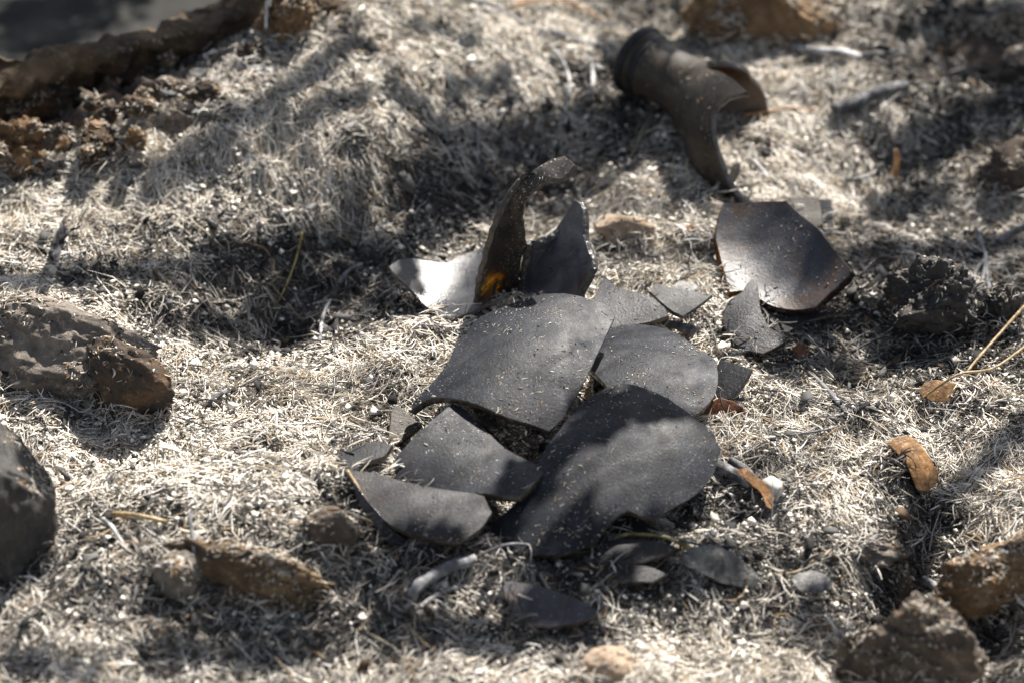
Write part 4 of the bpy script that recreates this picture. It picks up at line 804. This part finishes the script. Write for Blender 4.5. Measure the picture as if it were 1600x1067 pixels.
# crumbs and needle bits lying on the shards
def crumbs():
    rg = np.random.default_rng(21); B = []; D = []; Nn = []
    big = []
    for V, F, k in SHARDS+[(a, b, -c) for a, b, c in ROCKS]:
        isr = k < 0; k = abs(k)*(.5 if isr else 1)
        if k == 0: continue
        A, Bq, Cq = V[F[:, 0]], V[F[:, 1]], V[F[:, 2]]; nn = np.cross(Bq-A, Cq-A); ar = np.linalg.norm(nn, axis=1)/2; nn /= 2*ar[:, None]+1e-15
        cn = int(ar.sum()*1e6*(.26 if isr else .042)*k); 
        if cn < 1: continue
        cc = (A+Bq+Cq)/3; w_ = ar*np.clip(fbm(cc[:, 0]*60, cc[:, 1]*60, cc[:, 2]*60, 12, 3)*6.+.7, .04, 6)*((nn[:, 2] > .45) if isr else (nn[:, 2] > -.2))
        if w_.sum() <= 0: continue
        i = rg.choice(len(F), cn, p=w_/w_.sum()); u = rg.uniform(size=(cn, 2)); u = np.where(u.sum(1)[:, None] > 1, 1-u, u)
        p = A[i]+(Bq-A)[i]*u[:, :1]+(Cq-A)[i]*u[:, 1:]; d = rg.normal(size=(cn, 3)); d -= nn[i]*(d*nn[i]).sum(1)[:, None]; d /= np.linalg.norm(d, axis=1)[:, None]
        B.append(p); D.append(d); Nn.append(nn[i]); big.append(np.full(cn, 1.9 if isr else 1.))
    B, D, Nn = np.vstack(B), np.vstack(D), np.vstack(Nn); N = len(B)
    bg_ = np.concatenate(big); L = np.exp(rg.normal(-7.2, .6, N)); L = np.minimum(L, .0045)*bg_; r = np.clip(rg.normal(.00015, .00006, N), .00008, .0004)*bg_; L = np.maximum(L, r*2.2)
    V, F = needles(B+Nn*r[:, None]*.6, D, Nn, L, r, rg.normal(0, .7, N), 0*L, False)
    u = rg.uniform(size=N); col = np.empty((N, 3)); col[:] = (.44, .38, .29); col[u < .3] = (.64, .60, .54); col[u > .80] = (.03, .03, .03); col[(u > .72) & (u < .8)] = (.36, .20, .08)
    o = link('ash_crumbs', bigmesh('ash_crumbs', V, F, 4, np.repeat(col*rg.uniform(.7, 1.15, N)[:, None], 15, 0)), M['needle']); print('crumbs', N); return o
def rim_needles():
    rg = np.random.default_rng(77); P = []
    for Q in RIMS:
        if not len(Q): continue
        lift = Q[:, 2]-H(Q[:, 0], Q[:, 1]); p = Q[(lift < .0065) & (rg.uniform(size=len(Q)) < .75)]
        if len(p): P.append(p)
    for W_, F_, k_ in ROCKS:
        lift = W_[:, 2]-H(W_[:, 0], W_[:, 1]); p = W_[(lift < .006) & (lift > .001)]
        if len(p): P.append(p[rg.integers(0, len(p), min(240, len(p)*2))])
    P = np.vstack(P); N = len(P); P = P+rg.normal(0, .0022, (N, 3))*[1, 1, .15]; P[:, 2] += rg.uniform(.0002, .0022, N)
    a = rg.uniform(0, 2*math.pi, N); d = np.stack([np.cos(a), np.sin(a), rg.normal(0, .28, N)], 1); d /= np.linalg.norm(d, axis=1)[:, None]; up = np.tile([0, 0, 1.], (N, 1))+rg.normal(0, .2, (N, 3)); up -= d*(up*d).sum(1)[:, None]; up /= np.linalg.norm(up, axis=1)[:, None]
    V, F = needles(P, d, up, rg.uniform(.004, .012, N), rg.uniform(.00017, .00038, N), rg.normal(0, .5, N), np.abs(rg.normal(0, .12, N)), False)
    print('rim needles', N); return link('banked_needles', bigmesh('banked_needles', V, F, 4, np.repeat(palette(N, np.clip(char_shade_mask(P[:, 0], P[:, 1])+.1, 0, 1), rg), 15, 0)), M['needle'])
tag(rim_needles(), 'loose ash needles banked over the rims of shards and the feet of rocks', 'ash litter', kind='stuff')
tag(crumbs(), 'fine pale crumbs and needle bits dusting the glass shards', 'ash litter', kind='stuff')

# ------------------------------------------------------------ overhanging tree that dapples the light (stands out of the frame, up towards the sun)
SHADE = [((600, 405), (650, 445), 20, 1.2), ((670, 315), (800, 295), 46, 1.5), ((760, 235), (975, 175), 48, 1.5), ((890, 245), (995, 215), 26, 1.3), ((670, 260), (740, 200), 34, 1.2), ((860, 300), (840, 250), 26, 1.), ((700, 140), (800, 120), 12, .7), ((420, 190), (600, 130), 7, .7), ((1180, 330), (1330, 350), 10, .0), ((600, 385), (440, 480), 34, 1.3), ((625, 370), (620, 450), 26, 1), ((560, 365), (340, 402), 17, 1), ((470, 520), (310, 500), 26, .9),
         ((0, 442), (340, 405), 13, 1.5), ((240, 270), (560, 60), 13, 1.4), ((860, 330), (1000, 250), 12, .8), ((620, 130), (700, 200), 26, .35), ((800, 740), (960, 655), 30, 1), ((920, 628), (1060, 622), 30, 1), ((1060, 600), (1115, 590), 24, 1),
         ((520, 885), (700, 905), 28, .6), ((260, 1000), (480, 1020), 26, .45), ((580, 965), (800, 1000), 30, .5), ((0, 1020), (160, 1040), 22, .3), ((1200, 560), (1340, 575), 24, .8), ((1260, 490), (1580, 480), 34, .6), ((1340, 400), (1600, 380), 28, .8), ((1400, 240), (1600, 160), 44, 1),
         ((1350, 330), (1470, 300), 26, 1), ((1610, 640), (1450, 815), 15, 1.6), ((1445, 820), (1400, 955), 26, 1.3), ((1390, 330), (1200, 470), 14, .0), ((1510, 60), (1640, 120), 80, 1.6), ((1440, 40), (1600, 30), 40, 1.), ((960, 10), (1090, 35), 26, 1), ((1240, 985), (1440, 1060), 30, .8), ((1480, 975), (1620, 1020), 28, .6),
         ((120, 620), (240, 600), 26, 1), ((20, 720), (20, 900), 46, 1), ((-20, 205), (330, 150), 34, 1.4), ((-25, 225), (160, 175), 26, 1.4), ((-40, 160), (470, 40), 22, 1.3), ((830, 890), (1150, 900), 22, .6), ((820, 965), (930, 995), 26, 1), ((260, 95), (420, 40), 22, 1), ((965, 112), (1045, 92), 32, 1.5), ((1110, 30), (1200, 30), 30, 1), ((650, 35), (740, 60), 14, .7), ((0, 20), (200, -10), 60, 1.2), ((0, 70), (120, 30), 40, 1.)]
def canopy():
    rg = np.random.default_rng(3); lp = []; ctr = []
    for a, b, r, dn in SHADE:
        ln = math.hypot(a[0]-b[0], a[1]-b[1]); area = (ln*2*r+math.pi*r*r); n = int(area*dn/120.)+2
        t = rg.uniform(size=n); q = np.sqrt(rg.uniform(size=n))*r*.85; ph = rg.uniform(0, 2*math.pi, n)
        px = a[0]+(b[0]-a[0])*t+q*np.cos(ph); py = a[1]+(b[1]-a[1])*t+q*np.sin(ph)*.75
        lf = .02 if b == (470, 40) else .024 if (700 < (a[0]+b[0])/2 < 1120 and 560 < (a[1]+b[1])/2 < 760) else .014 if a[0] == 600 and a[1] == 405 else .02 if (980 < (a[0]+b[0])/2 < 1050 and a[1] < 140) else .004; g = atz(px, py, .02) if (a[0] < 0 and b[1] < 180) else gnd(px, py, lf); L = .40+.09*rg.uniform()+rg.uniform(-.04, .04, n); lp.append(g+SDIR*L[:, None]); c = gnd([(a[0]+b[0])/2], [(a[1]+b[1])/2])[0]+SDIR*L.mean(); ctr.append((c, gnd([a[0]], [a[1]])[0]+SDIR*L.mean(), gnd([b[0]], [b[1]])[0]+SDIR*L.mean()))
    P = np.vstack(lp); N = len(P)
    up = SDIR+rg.normal(0, .35, (N, 3)); up /= np.linalg.norm(up, axis=1)[:, None]; d = rg.normal(size=(N, 3)); d -= up*(d*up).sum(1)[:, None]; d /= np.linalg.norm(d, axis=1)[:, None]; s = np.cross(up, d)
    Ll = rg.uniform(.007, .013, N)[:, None]; W = Ll*rg.uniform(.24, .34, N)[:, None]
    V = np.stack([P-d*Ll*.5, P-d*Ll*.15+s*W-up*W*.2, P+d*Ll*.25+s*W*.8, P+d*Ll*.6-up*W*.4, P+d*Ll*.25-s*W*.8, P-d*Ll*.15-s*W-up*W*.2], 1)
    F = (np.arange(N)*6)[:, None]+np.arange(6)[None]
    base = np.array([1.5, .9, float(terrain(np.array([1.5]), np.array([.9]))[0])])
    root = tag(empty('tree', base), 'small leafed tree standing beyond the frame whose boughs shade the ash', 'tree')
    m, t, b = new_mat('tree leaf'); t.links.new(ramp(t, noise(t, 30), [(.3, (.035, .06, .02)), (.7, (.07, .11, .03))]), b.inputs['Base Color']); b.inputs['Roughness'].default_value = .6
    link('crown', bigmesh('crown', V.reshape(-1, 3)-base, F, 6), m, root, smooth=False)
    bm_, t, b = new_mat('bark'); t.links.new(ramp(t, noise(t, 60, 8), [(.3, (.05, .04, .03)), (.7, (.14, .11, .085))]), b.inputs['Base Color']); b.inputs['Roughness'].default_value = .9
    top = base+np.array([-.15, -.25, 1.35]); V, F = tube_arrays(smoothpath([base+[0, 0, -.05], base+[.03, -.02, .5], base+[-.04, -.1, 1.0], top], 6)-base, np.linspace(.05, .022, 19), 12, .15)
    link('trunk', mesh('trunk', V, F), bm_, root)
    allc = P.mean(0); hub = allc+np.array([.45, .30, .35]); V, F = tube_arrays(smoothpath([base+[-.04, -.1, 1.0], (top+hub)/2+[0, 0, .04], hub], 8)-base, np.linspace(.022, .007, 17), 9, .15)
    link('bough', mesh('bough', V, F), bm_, root)
    for k, (c, a, b_) in enumerate(ctr):
        pth = smoothpath([hub+(rg.normal(size=3)*.02), (hub*.45+a*.55)+[0, 0, .05], a, b_], 5)
        V, F = tube_arrays(pth-base, np.linspace(.0008, .0003, len(pth)), 5, .1, k); link('branch', mesh('branch', V, F), bm_, root)
    print('leaves', N)
canopy()
